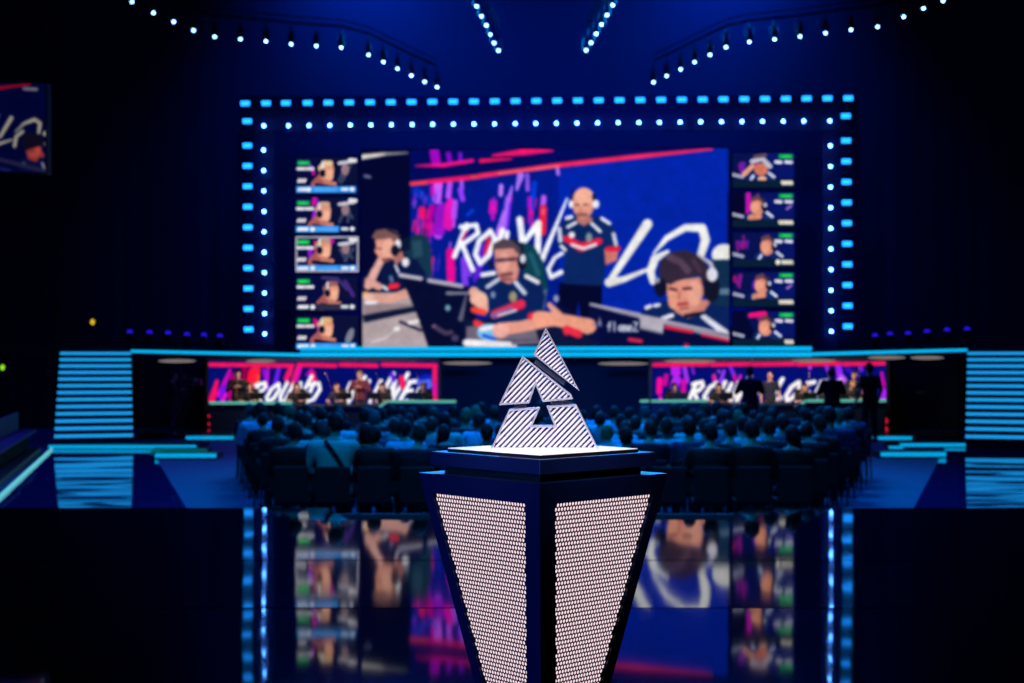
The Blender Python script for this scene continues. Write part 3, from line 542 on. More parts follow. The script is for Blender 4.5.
# ================================================================ show stage: base, booths, upper deck
BF = 36.9                                            # booth floor front edge
base = None
low = thing('booth_platform', 'low dark platform that both player booths stand on', 'platform', (1.0, 38.5, 0))
deck = thing('upper_deck', 'raised deck with twin cyan edge strips right under the giant screen', 'deck', (1.0, 39, 2.3))
def WQ(x, y, off): return Q(x, y, off)
def XO(x, off, z): v = Q(x, HY, off); v.z = z; return v
def hexa(lx, rx, off0, off1, z0, z1):
    bm = bmesh.new()
    f = [XO(lx, off0, z1), XO(rx, off0, z1), XO(rx, off0, z0), XO(lx, off0, z0)]; b = [XO(lx, off1, z1), XO(rx, off1, z1), XO(rx, off1, z0), XO(lx, off1, z0)]
    a = [bm.verts.new(v) for v in f]; c = [bm.verts.new(v) for v in b]
    bm.faces.new(a); bm.faces.new(c[::-1])
    for i in range(4): bm.faces.new((a[i], a[(i + 1) % 4], c[(i + 1) % 4], c[i]))
    return bm
M_floor2 = mat('booth_floor', (18, 30, 44), .4)
M_booth = mat('booth_wall', (14, 26, 46), .7)
world_obj('platform_top', hexa(140, 962, 1.9, -1.85, 0, .13), M_floor2, low)
world_obj('deck_body', hexa(300, 812, 1.0, -1.85, 2.29, 2.46), M_black, deck)
# deck wings run out to the stairs
def deckwing(xa, xb, da, za, offb, zb, th=.26):
    a = Vector(((xa - CX) / F * da, da, za)); b = XO(xb, offb, zb)
    dv = Vector((0, 1.9, 0)); return a, b, quadbox(bmesh.new(), [a, b, b - Z * th, a - Z * th], dv)
aL, bL, m1 = deckwing(131, 300, 37.0, 2.50, 1.0, 2.43, .17); dwl = thing('deck_wing', 'sloping deck wing with one cyan edge strip joining the left stairs', 'deck', aL); world_obj('deck_body', m1, M_black, dwl)
aR, bR, m2 = deckwing(967, 812, 36.6, 2.53, 1.0, 2.45, .17); dwr = thing('deck_wing', 'sloping deck wing with one cyan edge strip joining the right stairs', 'deck', aR); world_obj('deck_body', m2, M_black, dwr)
fr = Vector((0, -.03, 0))
for a, b, dw_ in ((aL, bL, dwl), (aR, bR, dwr)):
    world_obj('deck_light', quadbox(bmesh.new(), [a + fr - Z * .02, b + fr - Z * .04, b + fr - Z * .135, a + fr - Z * .095], Vector((0, .025, 0))), L_strip, dw_)
for z1, z0 in ((2.575, 2.46), (2.42, 2.295)):
    f = [XO(300, 1.03, z1), XO(812, 1.03, z1), XO(812, 1.03, z0), XO(300, 1.03, z0)]
    world_obj('deck_light', quadbox(bmesh.new(), f, -N * .028), L_strip, deck)
struct('wall_booth_back', hexa(132, 966, -1.9, -2.1, .13, 2.28), M_booth)
for xw in (136, 207, 440, 650, 888, 960): struct('wall_booth_side', hexa(xw - 1.5, xw + 1.5, -.12 if xw in (207, 440, 650, 888) else .6, -1.88, .136, 2.28), M_black)
# ceiling fittings under the deck
L_down = emis('warm_downlight', (150, 140, 136), .62)
for k, (x0, x1, y) in enumerate(((158, 196, 361.0), (246, 276, 361), (443, 492, 363.2), (598, 648, 363.6), (664, 716, 361), (792, 836, 360.6), (868, 905, 357.6), (911, 943, 357.8))):
    off = 1.3
    c0 = XO((x0 + x1) / 2, off, CZ + (HY - y) * 38 / F); w = (x1 - x0) / F * 38 / 2
    bm = bmesh.new(); ball(bm, c0, (w, .35, .05), 28, 10)
    o = obj('ceiling_downlight', bm.copy() if False else bm, L_down, smooth=True)
    tag(o, 'pale oval ceiling light glowing under the deck edge, %s from the left' % ORD[k], 'ceiling light', 'oval lights under the deck')
# player desks
M_desk = mat('player_desk', (16, 42, 58), .5)
def desk(segs, label, xc):
    t = thing('player_desk', label, 'desk', XO(xc, .55, .13))
    for (xa, ya, xb, yb, lit) in segs:
        zt = .92
        oa = .55; a = Q(xa, ya, oa); b = Q(xb, yb, oa)
        world_obj('desk_top', quadbox(bmesh.new(), [a, b, b - Z * .07, a - Z * .07], -N * .6), M_desk, t)
        if lit: world_obj('edge_light', quadbox(bmesh.new(), [a + N * .02 + Z * .05, b + N * .02 + Z * .05, b + N * .02 - Z * .035, a + N * .02 - Z * .035], -N * .018), L_desk, t)
        world_obj('front_panel', quadbox(bmesh.new(), [a - N * .03 - Z * .07, b - N * .03 - Z * .07, Vector((b.x, b.y, .13)) - N * .03, Vector((a.x, a.y, .13)) - N * .03], -N * .04), M_desk, t)
    return t
desk([(209.5, 403.2, 292, 403.2, 1), (295, 405.5, 378, 405.5, 0), (379, 407, 387, 402, 1), (388, 401.6, 456, 401.8, 1)], 'long dark desk with a pale teal front edge in the left booth', 330)
desk([(640, 401.4, 649, 401.2, 1), (651, 401.4, 708, 401, 1), (710, 404, 794, 404, 0), (796, 407, 806, 401.2, 1), (807, 401, 886, 400.8, 1)], 'long dark desk with a pale teal front edge in the right booth', 765)
# little red marker lights on the booth ends
for x, ys, side in ((885.5, (421, 429.5), 'right'), (209, (416, 424, 431), 'left')):
    for i, y in enumerate(ys):
        bm = bmesh.new(); r_ = .07 if side == 'right' else .035; ball(bm, Q(x, y, .35), (r_, r_, r_ * 1.3), 12, 8)
        tag(obj('marker_light', bm, L_red), 'small red glowing marker on the %s end of the booth front, %s from the top' % (side, ORD[i]), 'light', 'red markers on the booth ends')
# ================================================================ lit stairs
def stairs(pb_l, pb_r, d0, rot, label, xl_top, width):
    """13 steps rising away; origin = bottom inner corner"""
    n = 13; r = .172; z0 = .30; tr = .33
    t = thing('lit_staircase', label, 'stairs', (pb_l[0], pb_l[1], 0))
    dirv = Vector((math.sin(rot), math.cos(rot), 0)); side = Vector((math.cos(rot), -math.sin(rot), 0)) * width
    o = Vector((pb_l[0], pb_l[1], 0))
    bm = bmesh.new(); prof = [(0, 0)]
    z = z0
    for i in range(n): prof += [(i * tr, z + .07), ((i + 1) * tr, z + .07)]; z += r
    prof += [(n * tr, 0)]
    A = [bm.verts.new(o + dirv * y + Z * zz) for y, zz in prof]; B = [bm.verts.new(o + side + dirv * y + Z * zz) for y, zz in prof]
    bm.faces.new(A); bm.faces.new(B[::-1])
    for i in range(len(A)): bm.faces.new((A[i], A[(i + 1) % len(A)], B[(i + 1) % len(B)], B[i]))
    world_obj('stair_body', bm, M_dark, t)
    z = z0
    for i in range(n):
        f0 = o + dirv * (i * tr - .03); 
        world_obj('step_light', quadbox(bmesh.new(), [f0 + Z * (z + .055), f0 + side + Z * (z + .055), f0 + side + Z * (z - .02), f0 + Z * (z - .02)], dirv * .028), L_stair, t)
        z += r
db = 33.3
b = (126 - CX) / F * db
stairs((b - 1.77, db), None, db, -R(16.5), 'wide staircase of thirteen glowing blue steps at the far left', None, 1.87)
b = (965.5 - CX) / F * db
stairs((b, db), None, db, R(19.3), 'wide staircase of thirteen glowing blue steps at the right edge', None, 2.3)
# ================================================================ lamp frame round the screens
M_board = mat('frame_board', (10, 7, 70), .7)
rig = thing('stage_portal', 'dark rectangular portal carrying rows of blue and white lamps round the screens', 'frame', XO(547, -.3, 2.57))
for x0, y0, x1, y1 in ((240, 96, 858, 131), (238, 133, 274, 345), (822, 133, 860, 345)):
    world_obj('board', quadbox(bmesh.new(), [Q(x0, y0, -.3), Q(x1, y0, -.3), Q(x1, y1, -.3), Q(x0, y1, -.3)], -N * .12), M_board, rig)
for x in (255, 842): world_obj('post', hexa(x - 3, x + 3, -.5, -.75, 2.57, 9.6), M_metal, rig)
L_blue = emis('blue_lamp', (24, 138, 255), 3.0)
L_white = emis('white_lamp', (70, 140, 255), 34)
def sq_proto():
    t = thing('square_lamp', '', 'lamp')
    obj('housing', box1((0, .05, 0), (.30, .09, .18), bev=.012), M_metal, t)
    obj('lens', box1((0, -.01, 0), (.262, .03, .142), bev=.01), L_blue, t); return t
def rd_proto():
    t = thing('round_lamp', '', 'lamp')
    bm = bmesh.new(); tube(bm, [(0, .12, 0), (0, .05, 0), (0, .02, 0)], [.09, .06, .05], 16); obj('housing', bm, M_metal, t)
    bm = bmesh.new(); ball(bm, (0, -.03, 0), (.044, .045, .044), 16, 10); obj('lens', bm, L_white, t, smooth=True); return t
SP, RP = sq_proto(), rd_proto(); used = {SP: 0, RP: 0}
def lamp(proto, loc, label, group, rz=TH):
    o = proto if not used[proto] else dup(proto, loc, rz); used[proto] = 1
    o.location = loc; o.rotation_euler = (0, 0, rz); tag(o, label, group=group); return o
def ordn(i): return ORD[i] if i < 20 else 'twenty-' + ORD[i - 20]
for i in range(30):
    x = 245.3 + 20.79 * i - (1 if i == 2 else 0); y = 103.4 - 5.2 * i / 29
    lb = 'blue square lamp in the top row of the lamp frame, %s from the %s end' % ((ordn(i), 'left') if i < 15 else (ordn(29 - i), 'right'))
    lamp(SP, Q(x, y, -.2), lb, 'blue square lamps of the lamp frame')
    if i not in (0, 29):
        x = 264 + 20.6 * (i - 1) + (4 if i > 1 else 0) ; x = min(x, 804.5) if i < 28 else 829.6; y = 126 - 5.2 * (i - 1) / 28
        lb = 'white round lamp in the inner top row, %s from the %s end' % ((ordn(i - 1), 'left') if i < 15 else (ordn(28 - i), 'right'))
        lamp(RP, Q(x, y, -.2), lb, 'white round lamps of the lamp frame')
for i in range(11):
    y = 121.2 if i == 0 else 145.5 + 20.43 * (i - 1); y2 = 116 if i == 0 else 140.7 + 20.62 * (i - 1)
    lamp(SP, Q(247.2 + .15 * i, y, -.2), 'blue square lamp down the left side of the lamp frame, %s from the top' % ORD[i], 'blue square lamps of the lamp frame')
    lamp(SP, Q(845.8 + .2 * i, y2, -.2), 'blue square lamp down the right side of the lamp frame, %s from the top' % ORD[i], 'blue square lamps of the lamp frame')
for i in range(10):
    lamp(RP, Q(263.8 + .13 * i, 150.3 + 20.4 * i, -.2), 'white round lamp down the left side of the lamp frame, %s from the top' % ORD[i], 'white round lamps of the lamp frame')
    lamp(RP, Q(830.2 + .1 * i, 145.9 + 20.62 * i, -.2), 'white round lamp down the right side of the lamp frame, %s from the top' % ORD[i], 'white round lamps of the lamp frame')
# ================================================================ lamps hung overhead in arcs
M_truss = mat('truss_metal', (14, 15, 20), .45, .7)
def hang_proto():
    t = thing('hanging_stage_light', '', 'stage light')
    bm = bmesh.new(); tube(bm, [(0, 0, .30), (0, 0, .10), (0, 0, 0)], [.05, .09, .10], 14); obj('housing', bm, M_metal, t)
    bm = bmesh.new(); box(bm, (0, 0, .34), (.16, .03, .03)); box(bm, (-.115, 0, .24), (.015, .03, .2)); box(bm, (.115, 0, .24), (.015, .03, .2)); box(bm, (0, 0, .41), (.03, .03, .14)); obj('yoke', bm, M_metal, t)
    bm = bmesh.new(); ball(bm, (0, 0, -.02), (.037, .037, .037), 14, 8); obj('lens', bm, L_hang, t, smooth=True); return t
L_hang = emis('hanging_lamp', (120, 180, 255), 14, sampled=False)
HP = hang_proto(); used[HP] = 0
arcs = {'left outer arc': ([(132, 1), (153.5, 12), (173.7, 21), (193.5, 29.5), (214.7, 36), (240.5, 38.3), (266, 40.5), (291.2, 43.3), (316.3, 45.2), (341.3, 46.8), (368.6, 54.1), (383.4, 61.2), (397.6, 68), (411.3, 74.8), (424.6, 81), (437, 86.3)], 36),
        'right outer arc': ([(653.6, 81.4), (666.7, 75.2), (680.6, 68.6), (694.6, 61.4), (710, 54), (726, 46.4), (749.4, 41.2), (774.4, 38.5), (800, 35.7), (825.5, 32.4), (851, 29), (877.6, 26), (903.7, 16), (923.6, 7.6), (943, 0)], 36),
        'left inner row': ([(476.6, 5.4), (481.4, 15.4), (486.3, 24.5), (490.6, 33.8), (494.2, 42.1), (498.4, 49.7)], 33), 'right inner row': ([(612.7, 4.2), (607, 14.3), (601.6, 23.7), (596.3, 33), (591, 41.8), (586.1, 49.4)], 33)}
for nm, (pp, d) in arcs.items():
    t = thing('lighting_truss', 'dark overhead truss carrying the %s of small white lamps' % nm, 'truss', P(*pp[len(pp) // 2], d) + Z * .55)
    bm = bmesh.new(); V = [P(x, y, d + .0) + Z * .5 for x, y in pp]
    for off in (Vector((0, -.1, .05)), Vector((0, .1, .05)), Vector((0, 0, .22))): tube(bm, [v + off for v in V], .018, 6)
    world_obj('chords', bm, M_truss, t)
    for i, (x, y) in enumerate(pp):
        lamp(HP, P(x, y, d), 'small white lamp hanging in the %s overhead, %s from the left' % (nm, ORD[i if not nm.endswith('row') else (i if 'left' in nm else 5 - i)]), 'small lamps hanging overhead', 0)
# low violet uplights on the decks, and the exit lamps
L_vio = emis('violet_uplight', (30, 16, 190), 1.3, sampled=False)
def up_proto():
    t = thing('floor_uplight', '', 'stage light')
    bm = bmesh.new(); tube(bm, [(0, 0, 0), (0, 0, .22)], [.12, .10], 14); obj('housing', bm, M_metal, t)
    bm = bmesh.new(); ball(bm, (0, 0, .25), (.085, .085, .07), 14, 8); obj('lens', bm, L_vio, t, smooth=True); return t
UP = up_proto(); used[UP] = 0
for i, (x, y) in enumerate(((130, 332), (149.5, 332.5), (168, 333), (187, 334.5), (204, 335), (220, 336), (875, 335.5), (890, 334), (908, 333.5), (927, 331.5), (947, 330), (967, 329))):
    sd = 'left' if i < 6 else 'right'
    o = lamp(UP, P(x, y, 38.5) - Z * .25, 'dim violet stage light on a dark riser on the %s, %s from the left' % (sd, ORD[i % 6]), 'violet uplights beside the screens', 0)
for xs, lb in (((120, 232), 'left'), ((864, 978), 'right')):
    d = 38.5; z = CZ + (HY - 334.5) / F * d - .27
    a, b = P(xs[0], 0, d).x, P(xs[1], 0, d).x
    t = thing('light_riser', 'dark riser behind the %s deck wing carrying violet stage lights' % lb, 'riser', ((a + b) / 2, d, 0))
    s_ = .15 if lb == 'right' else -.11
    f = [Vector((a, d - .2, z - s_)), Vector((b, d - .2, z + s_ * (1 if lb == 'right' else 1)))] 
    world_obj('top_rail', prism(bmesh.new(), (a, d, z + (.08 if lb == 'left' else -.08)), (b, d, z + (-.08 if lb == 'left' else .14)), .4, .06), M_black, t)
    for xx in (a + .3, (a + b) / 2, b - .3): world_obj('leg', box1((xx, d, (z + 2.3) / 2 - .04), (.08, .08, z - 2.3)), M_black, t)
for (x, y, d, c, lb) in ((92.5, 322, 42.8, (190, 150, 30), 'small amber lamp glowing in the dark above the left stairs'), (2.5, 367.5, 42.95, (120, 190, 30), 'small green lamp glowing at the far left edge')):
    t = thing('signal_lamp', lb, 'lamp', P(x, y, d)); obj('housing', box1((0, .06, 0), (.2, .08, .2), bev=.02), M_metal, t)
    bm = bmesh.new(); ball(bm, (0, 0, 0), (.07, .04, .09), 12, 8); obj('lens', bm, emis('lamp_' + lb.split()[1], c, 1.6, False), t, smooth=True)
# ================================================================ seats of the left stand
M_seat = mat('stand_seat', (26, 28, 74), .5)
def seat_proto():
    t = thing('stadium_seat', '', 'seat')
    obj('backrest', box1((0, .22, .62), (.44, .06, .5), bev=.03), M_seat, t); obj('seat', box1((0, 0, .42), (.44, .42, .07), bev=.03), M_seat, t)
    obj('bracket', box1((0, .1, .2), (.06, .3, .4)), M_metal, t); return t
SE = seat_proto(); used[SE] = 0
rows = 5
dirw = (Vector((*G(52, 451), 0)) - Vector((*G(-14, 513), 0))).normalized(); outw = Vector((-dirw.y, dirw.x, 0))
base_p = Vector((*G(-14, 513), 0)) + outw * .5
ter = thing('seating_terrace', 'dark stepped terrace holding the spectator seats beyond the left walkway', 'terrace', base_p)
for r_ in range(rows):
    a = base_p + outw * (r_ * .85 - .28); bm = bmesh.new(); h = .12 + .34 * r_
    LL = 13.2 if r_ < 2 else 20; quadbox(bm, [a + Z * h, a + dirw * LL + Z * h, a + dirw * LL, a], outw * .85); world_obj('tier', bm, M_black, ter)
    for k in range(8, 22 if r_ < 2 else 28):
        o = lamp(SE, base_p + outw * (r_ * .85) + dirw * (k * .6) + Z * h, 'dark blue stand seat beyond the left walkway, %s row up, %s from the near end' % (ORD[r_], ordn(k - 8)), 'seats of the left stand', math.atan2(outw.y, outw.x) - R(90))
# ================================================================ plinth and trophy
M_pl = mat('plinth_lacquer', (5, 15, 52), .3, .0, .35, var=.1, bscale=8)
M_plt = mat('plinth_top_satin', (226, 220, 226), .4, .0, .5, var=.05, bscale=20)
M_gap = mat('plinth_recess', (2, 2, 5), .6, 0, .2)
M_mesh = mat('perforated_sheet', (40, 34, 44), .45, .5)
L_panel = emis('panel_glow', (240, 212, 222), 1.15)  # emission for the sheet added behind the plinth's perforations
px_, py_ = (542.5 - CX) / F * 4.2, 4.2
PR = R(45) - math.atan(px_ / py_) * .3
pl = thing('award_plinth', 'black four-sided plinth tapering downward with backlit perforated side panels', 'plinth', (px_, py_, .70), 0)
def sqr(rad, z, rot=PR):
    return [Vector((px_ + rad * math.cos(rot + math.pi * (k / 2) - R(45) - R(90)), py_ + rad * math.sin(rot + math.pi * (k / 2) - R(45) - R(90)), z)) for k in range(4)]
# corner 0 must look at the camera
def sq4(rad, z, a0=R(-90) - .043): return [Vector((px_ + rad * math.cos(a0 + math.pi / 2 * k), py_ + rad * math.sin(a0 + math.pi / 2 * k), z)) for k in range(4)]
def frustum(r0, z0, r1, z1, bev=0):
    bm = bmesh.new(); a = [bm.verts.new(p) for p in sq4(r0, z0)]; b = [bm.verts.new(p) for p in sq4(r1, z1)]
    bm.faces.new(a[::-1]); bm.faces.new(b)
    for k in range(4): bm.faces.new((a[k], a[(k + 1) % 4], b[(k + 1) % 4], b[k]))
    if bev: bmesh.ops.bevel(bm, geom=bm.edges[:], offset=bev, segments=2, affect='EDGES', profile=.5)
    return bm
world_obj('top_plate', frustum(.2956, 1.9155, .2956, 1.926, .0012), M_plt, pl)
bm = frustum(.2975, 1.9152, .2975, 1.9235, .0008); world_obj('plate_edge', bm, M_gap, pl)
world_obj('upper_slab', frustum(.3516, 1.871, .3516, 1.915, .0025), M_pl, pl)
world_obj('recess', frustum(.305, 1.848, .305, 1.8712), M_gap, pl)
RT, ZB1, RB, ZB0 = .3875, 1.849, .085, .725
world_obj('foot', frustum(.21, .70, .20, .725, .003), M_pl, pl)
# body: frame faces with recessed panels
bm = bmesh.new(); T4, B4 = sq4(RT, ZB1), sq4(RB, ZB0)
core = frustum(RB * .55, ZB0 + .002, RT * .72, ZB1 - .004)
world_obj('inner_core', core, M_gap, pl)
bt = [bm.verts.new(p) for p in T4]; bb = [bm.verts.new(p) for p in B4]; bm.faces.new(bt); bm.faces.new(bb[::-1])
sheets = []
for k in range(4):
    tl, tr, bl, br = T4[k], T4[(k + 1) % 4], B4[k], B4[(k + 1) % 4]
    def pt(u, v, tl=tl, tr=tr, bl=bl, br=br): return (tl.lerp(tr, u)).lerp(bl.lerp(br, u), v)
    nrm = (tr - tl).cross(bl - tl).normalized(); cen = (tl + tr + bl + br) / 4
    if nrm.dot(Vector((cen.x - px_, cen.y - py_, 0))) < 0: nrm = -nrm
    fw = .056; fL, fR = (.061, .042) if k in (0, 2) else (.042, .061); rail_t, rail_b = .062, .05
    def hole(v):                                        # left and right limits of the panel at height v
        a, b = pt(0, v), pt(1, v); w = (b - a).length; return a.lerp(b, min(.47, fL / w)), a.lerp(b, 1 - min(.47, fR / w))
    H = (tl - bl).length; v0 = rail_t / H * 1.03; v1 = 1 - rail_b / H - .11
    a, b = hole(v0); c, d = hole(v1)
    I = [bm.verts.new(p) for p in (a, b, d, c)]; J = [bm.verts.new(p - nrm * .012) for p in (a, b, d, c)]
    O = [bt[k], bt[(k + 1) % 4], bb[(k + 1) % 4], bb[k]]
    for i in range(4):
        bm.faces.new((O[i], O[(i + 1) % 4], I[(i + 1) % 4], I[i])); bm.faces.new((I[i], I[(i + 1) % 4], J[(i + 1) % 4], J[i]))
    sheets.append((a, b, c, d, nrm))
world_obj('frame', bm, M_pl, pl)
PXW, PZH = .0122, .0134
for (a, b, c, d, nrm) in sheets:
    ux = (b - a).normalized(); vy = nrm.cross(ux).normalized()
    if vy.z > 0: vy = -vy
    o0 = a - nrm * .006
    def loc2(p): q = p - a; return q.dot(ux), q.dot(vy)
    (bx, by), (cx_, cy_), (dx, dy) = loc2(b), loc2(c), loc2(d)
    bm = bmesh.new(); nrow = int(cy_ / PZH) + 1
    def lim(y): t = y / cy_; return cx_ * t, bx + (dx - bx) * t
    cache = {}
    def vert(x, y):
        k_ = (round(x * 20000), round(y * 20000))
        if k_ not in cache: cache[k_] = bm.verts.new(o0 + ux * x + vy * y)
        return cache[k_]
    for j in range(nrow):
        y = (j + .5) * PZH
        if y + PZH * .5 > cy_ + .002: break
        l, r_ = lim(y); off = (j % 2) * .5 * PXW
        i0 = math.floor((l - off) / PXW) - 0; i1 = math.ceil((r_ - off) / PXW)
        for i in range(i0, i1):
            x = off + (i + .5) * PXW
            hw, hh = PXW / 2, PZH / 2
            full = x - hw < l - .001 or x + hw > r_ + .001
            oc = [(x - hw, y - hh), (x, y - hh), (x + hw, y - hh), (x + hw, y), (x + hw, y + hh), (x, y + hh), (x - hw, y + hh), (x - hw, y)]
            ov = [vert(*p) for p in oc]
            if full: bm.faces.new(ov); continue
            rr = .0050
            an = [(-135), (-90), (-45), 0, 45, 90, 135, 180]
            iv = [bm.verts.new(o0 + ux * (x + rr * .86 * math.cos(R(q))) + vy * (y + rr * 1.12 * math.sin(R(q)))) for q in an]
            for q in range(8): bm.faces.new((ov[q], ov[(q + 1) % 8], iv[(q + 1) % 8], iv[q]))
    world_obj('perforated_panel', bm, M_mesh, pl)
    bm = bmesh.new(); q = [bm.verts.new(p - nrm * .0105) for p in (a, b, d, c)]; bm.faces.new(q)
    world_obj('glow_sheet', bm, L_panel, pl)  # added emissive sheet keeps the holes evenly bright
# ---- trophy
M_chrome = mat('polished_silver', (226, 222, 232), .22, .75, .6, var=.04, bscale=30)
M_rib = mat('silver_rib', (232, 228, 236), .30, .55, .6, var=.05, bscale=60)
M_back = mat('smoked_backing', (50, 56, 92), .18, .3, .6, var=.2, bscale=20)
dt = 4.165; ZT0 = 1.926
def tp(x, y): return Vector(((x - CX) / F * dt, CZ + (HY - y) / F * dt))      # trophy face plane (x, z)
tr = thing('trophy', 'silver ribbed trophy of three stacked triangle pieces standing on the plinth', 'trophy', (tp(544, 449).x, dt, ZT0))
def inset(pts, w):
    n = len(pts); out = []; A = sum(pts[i].x * pts[(i + 1) % n].y - pts[(i + 1) % n].x * pts[i].y for i in range(n)); sg = 1 if A > 0 else -1
    for i in range(n):
        p0, p1, p2 = pts[i - 1], pts[i], pts[(i + 1) % n]
        e1 = (p1 - p0).normalized(); e2 = (p2 - p1).normalized(); n1 = Vector((-e1.y, e1.x)) * sg; n2 = Vector((-e2.y, e2.x)) * sg
        b = (n1 + n2); L = b.length
        b = b / L if L > 1e-6 else n1
        out.append(p1 + b * min(w / max(.3, b.dot(n1)), w * 2.6))
    return out
def extr(bm, outer, inner, y0, y1):
    """ring between outer and inner outlines, from y0 (front) to y1"""
    n = len(outer); V = {}
    for nm, pts, y in (('of', outer, y0), ('if', inner, y0), ('ob', outer, y1), ('ib', inner, y1)): V[nm] = [bm.verts.new((p.x, y, p.y)) for p in pts]
    for i in range(n):
        j = (i + 1) % n
        bm.faces.new((V['of'][i], V['of'][j], V['if'][j], V['if'][i])); bm.faces.new((V['ob'][i], V['ob'][j], V['ib'][j], V['ib'][i]))
        bm.faces.new((V['of'][i], V['of'][j], V['ob'][j], V['ob'][i])); bm.faces.new((V['if'][i], V['if'][j], V['ib'][j], V['ib'][i]))
def solid(bm, pts, y0, y1):
    a = [bm.verts.new((p.x, y0, p.y)) for p in pts]; b = [bm.verts.new((p.x, y1, p.y)) for p in pts]
    bm.faces.new(a); bm.faces.new(b[::-1])
    for i in range(len(pts)): bm.faces.new((a[i], a[(i + 1) % len(pts)], b[(i + 1) % len(pts)], b[i]))
TD = .055
def piece(name, px, rim, pitch, ang, phase, hw):
    pts = [tp(x, y) for x, y in px]; zmin = min(p.y for p in pts)
    if name == 'lower_piece':
        for p in pts:
            if p.y < ZT0 + .01: p.y = ZT0 + .0006
    inn = inset(pts, rim); y0, y1 = dt - TD / 2, dt + TD / 2
    bm = bmesh.new(); solid(bm, inset(pts, rim * .6), y0 + .014, y1 - .014); root = world_obj(name, bm, M_back, tr)
    bm = bmesh.new(); extr(bm, pts, inn, y0, y1)
    bmesh.ops.recalc_face_normals(bm, faces=bm.faces[:]); es = [e for e in bm.edges if len(e.link_faces) == 2 and e.calc_face_angle(0) > .6]
    bmesh.ops.bevel(bm, geom=es, offset=.0011, segments=1, affect='EDGES')
    world_obj('rim', bm, M_chrome, None).parent = root; bpy.data.objects[-1] if False else None
    # ribs
    bm = bmesh.new(); dr = Vector((math.cos(ang), math.sin(ang))); nr = Vector((-dr.y, dr.x)); q = inset(pts, rim * .7)
    ks = [p.dot(nr) for p in q]; k = math.floor(min(ks) / pitch) * pitch + phase * pitch
    while k < max(ks):
        for sgn in (1,):
            xs = []
            for i in range(len(q)):
                a, b = q[i], q[(i + 1) % len(q)]; ka, kb = a.dot(nr) - k, b.dot(nr) - k
                if (ka > 0) != (kb > 0): xs.append((a + (b - a) * (ka / (ka - kb))).dot(dr))
            xs.sort()
            for s0, s1 in zip(xs[::2], xs[1::2]):
                if s1 - s0 < .004: continue
                for yf, yb in ((y0 + .002, y0 + .0145), (y1 - .002, y1 - .0145)):
                    A = dr * s0 + nr * k; B = dr * s1 + nr * k
                    va = [bm.verts.new(((A + nr * o).x, y, (A + nr * o).y)) for o, y in ((-hw, yb), (-hw * .55, yf + (yb - yf) * .25), (0, yf), (hw * .55, yf + (yb - yf) * .25), (hw, yb))]
                    vb = [bm.verts.new(((B + nr * o).x, y, (B + nr * o).y)) for o, y in ((-hw, yb), (-hw * .55, yf + (yb - yf) * .25), (0, yf), (hw * .55, yf + (yb - yf) * .25), (hw, yb))]
                    for i in range(4): bm.faces.new((va[i], va[i + 1], vb[i + 1], vb[i]))
                    bm.faces.new(va); bm.faces.new(vb[::-1])
        k += pitch
    world_obj('ribs', bm, M_rib, None).parent = root
    return root
def fixp(root):
    for c in root.children: c.matrix_parent_inverse = Matrix.Identity(4); c.data.transform(Matrix.Translation(-Vector(tr.location)))
a1 = math.radians(46)
fixp(piece('upper_piece', [(545.7, 327.3), (579.1, 390.6), (533.3, 355.0)], .0058, .0112, math.radians(40), .3, .0040))
fixp(piece('middle_piece', [(522.5, 355.7), (571.1, 394.2), (572.9, 398.9), (542.4, 401.8), (535.4, 385.4), (529.2, 403), (498.9, 404.9)], .0058, .0122, a1, .1, .0044))
fixp(piece('lower_piece', [(509.2, 409.0), (540.2, 407.0), (532.2, 425.1), (554.1, 425.1), (546.3, 405.9), (576.0, 404.0), (598.1, 449.4), (490.9, 449.4)], .0058, .0128, a1, .55, .0046))
M_join = mat('trophy_joint', (96, 104, 130), .25, .8)
for px in ([(536.6, 359), (565.5, 381.0), (563.5, 385.4), (534, 363)], [(514.5, 403.6), (527, 403), (526, 409), (513, 409.2)], [(549, 400.8), (568, 398.8), (572, 405.2), (552, 406.2)]):
    bm = bmesh.new(); solid(bm, [tp(x, y) for x, y in px], dt - .012, dt + .012); world_obj('connector', bm, M_join, tr)
# ================================================================ people
SKIN = [mat('skin_light', (196, 146, 124), .6), mat('skin_tan', (160, 112, 90), .6), mat('skin_dark', (96, 64, 52), .6)]
HAIR = [mat('hair_' + n, c, .7, 0, .25, bscale=60, var=.3) for n, c in (('black', (14, 12, 14)), ('brown', (48, 32, 24)), ('fair', (120, 94, 62)), ('grey', (70, 70, 74)))]
CL = {n: mat('cloth_' + n.replace(' ', '_'), c, .85, bscale=25, bump=.2) for n, c in (('black', (8, 8, 11)), ('charcoal', (20, 22, 28)), ('navy', (14, 20, 46)), ('dark grey', (36, 40, 48)), ('pale blue', (170, 200, 230)), ('white', (206, 214, 224)), ('teal', (120, 200, 190)), ('light grey', (120, 128, 140)), ('denim', (36, 56, 96)), ('dark red', (90, 26, 44)))}
M_jean = mat('trouser_cloth', (22, 26, 44), .85); M_shoe = mat('shoe_leather', (18, 18, 20), .5); M_phone = mat('headset_plastic', (16, 16, 20), .4)
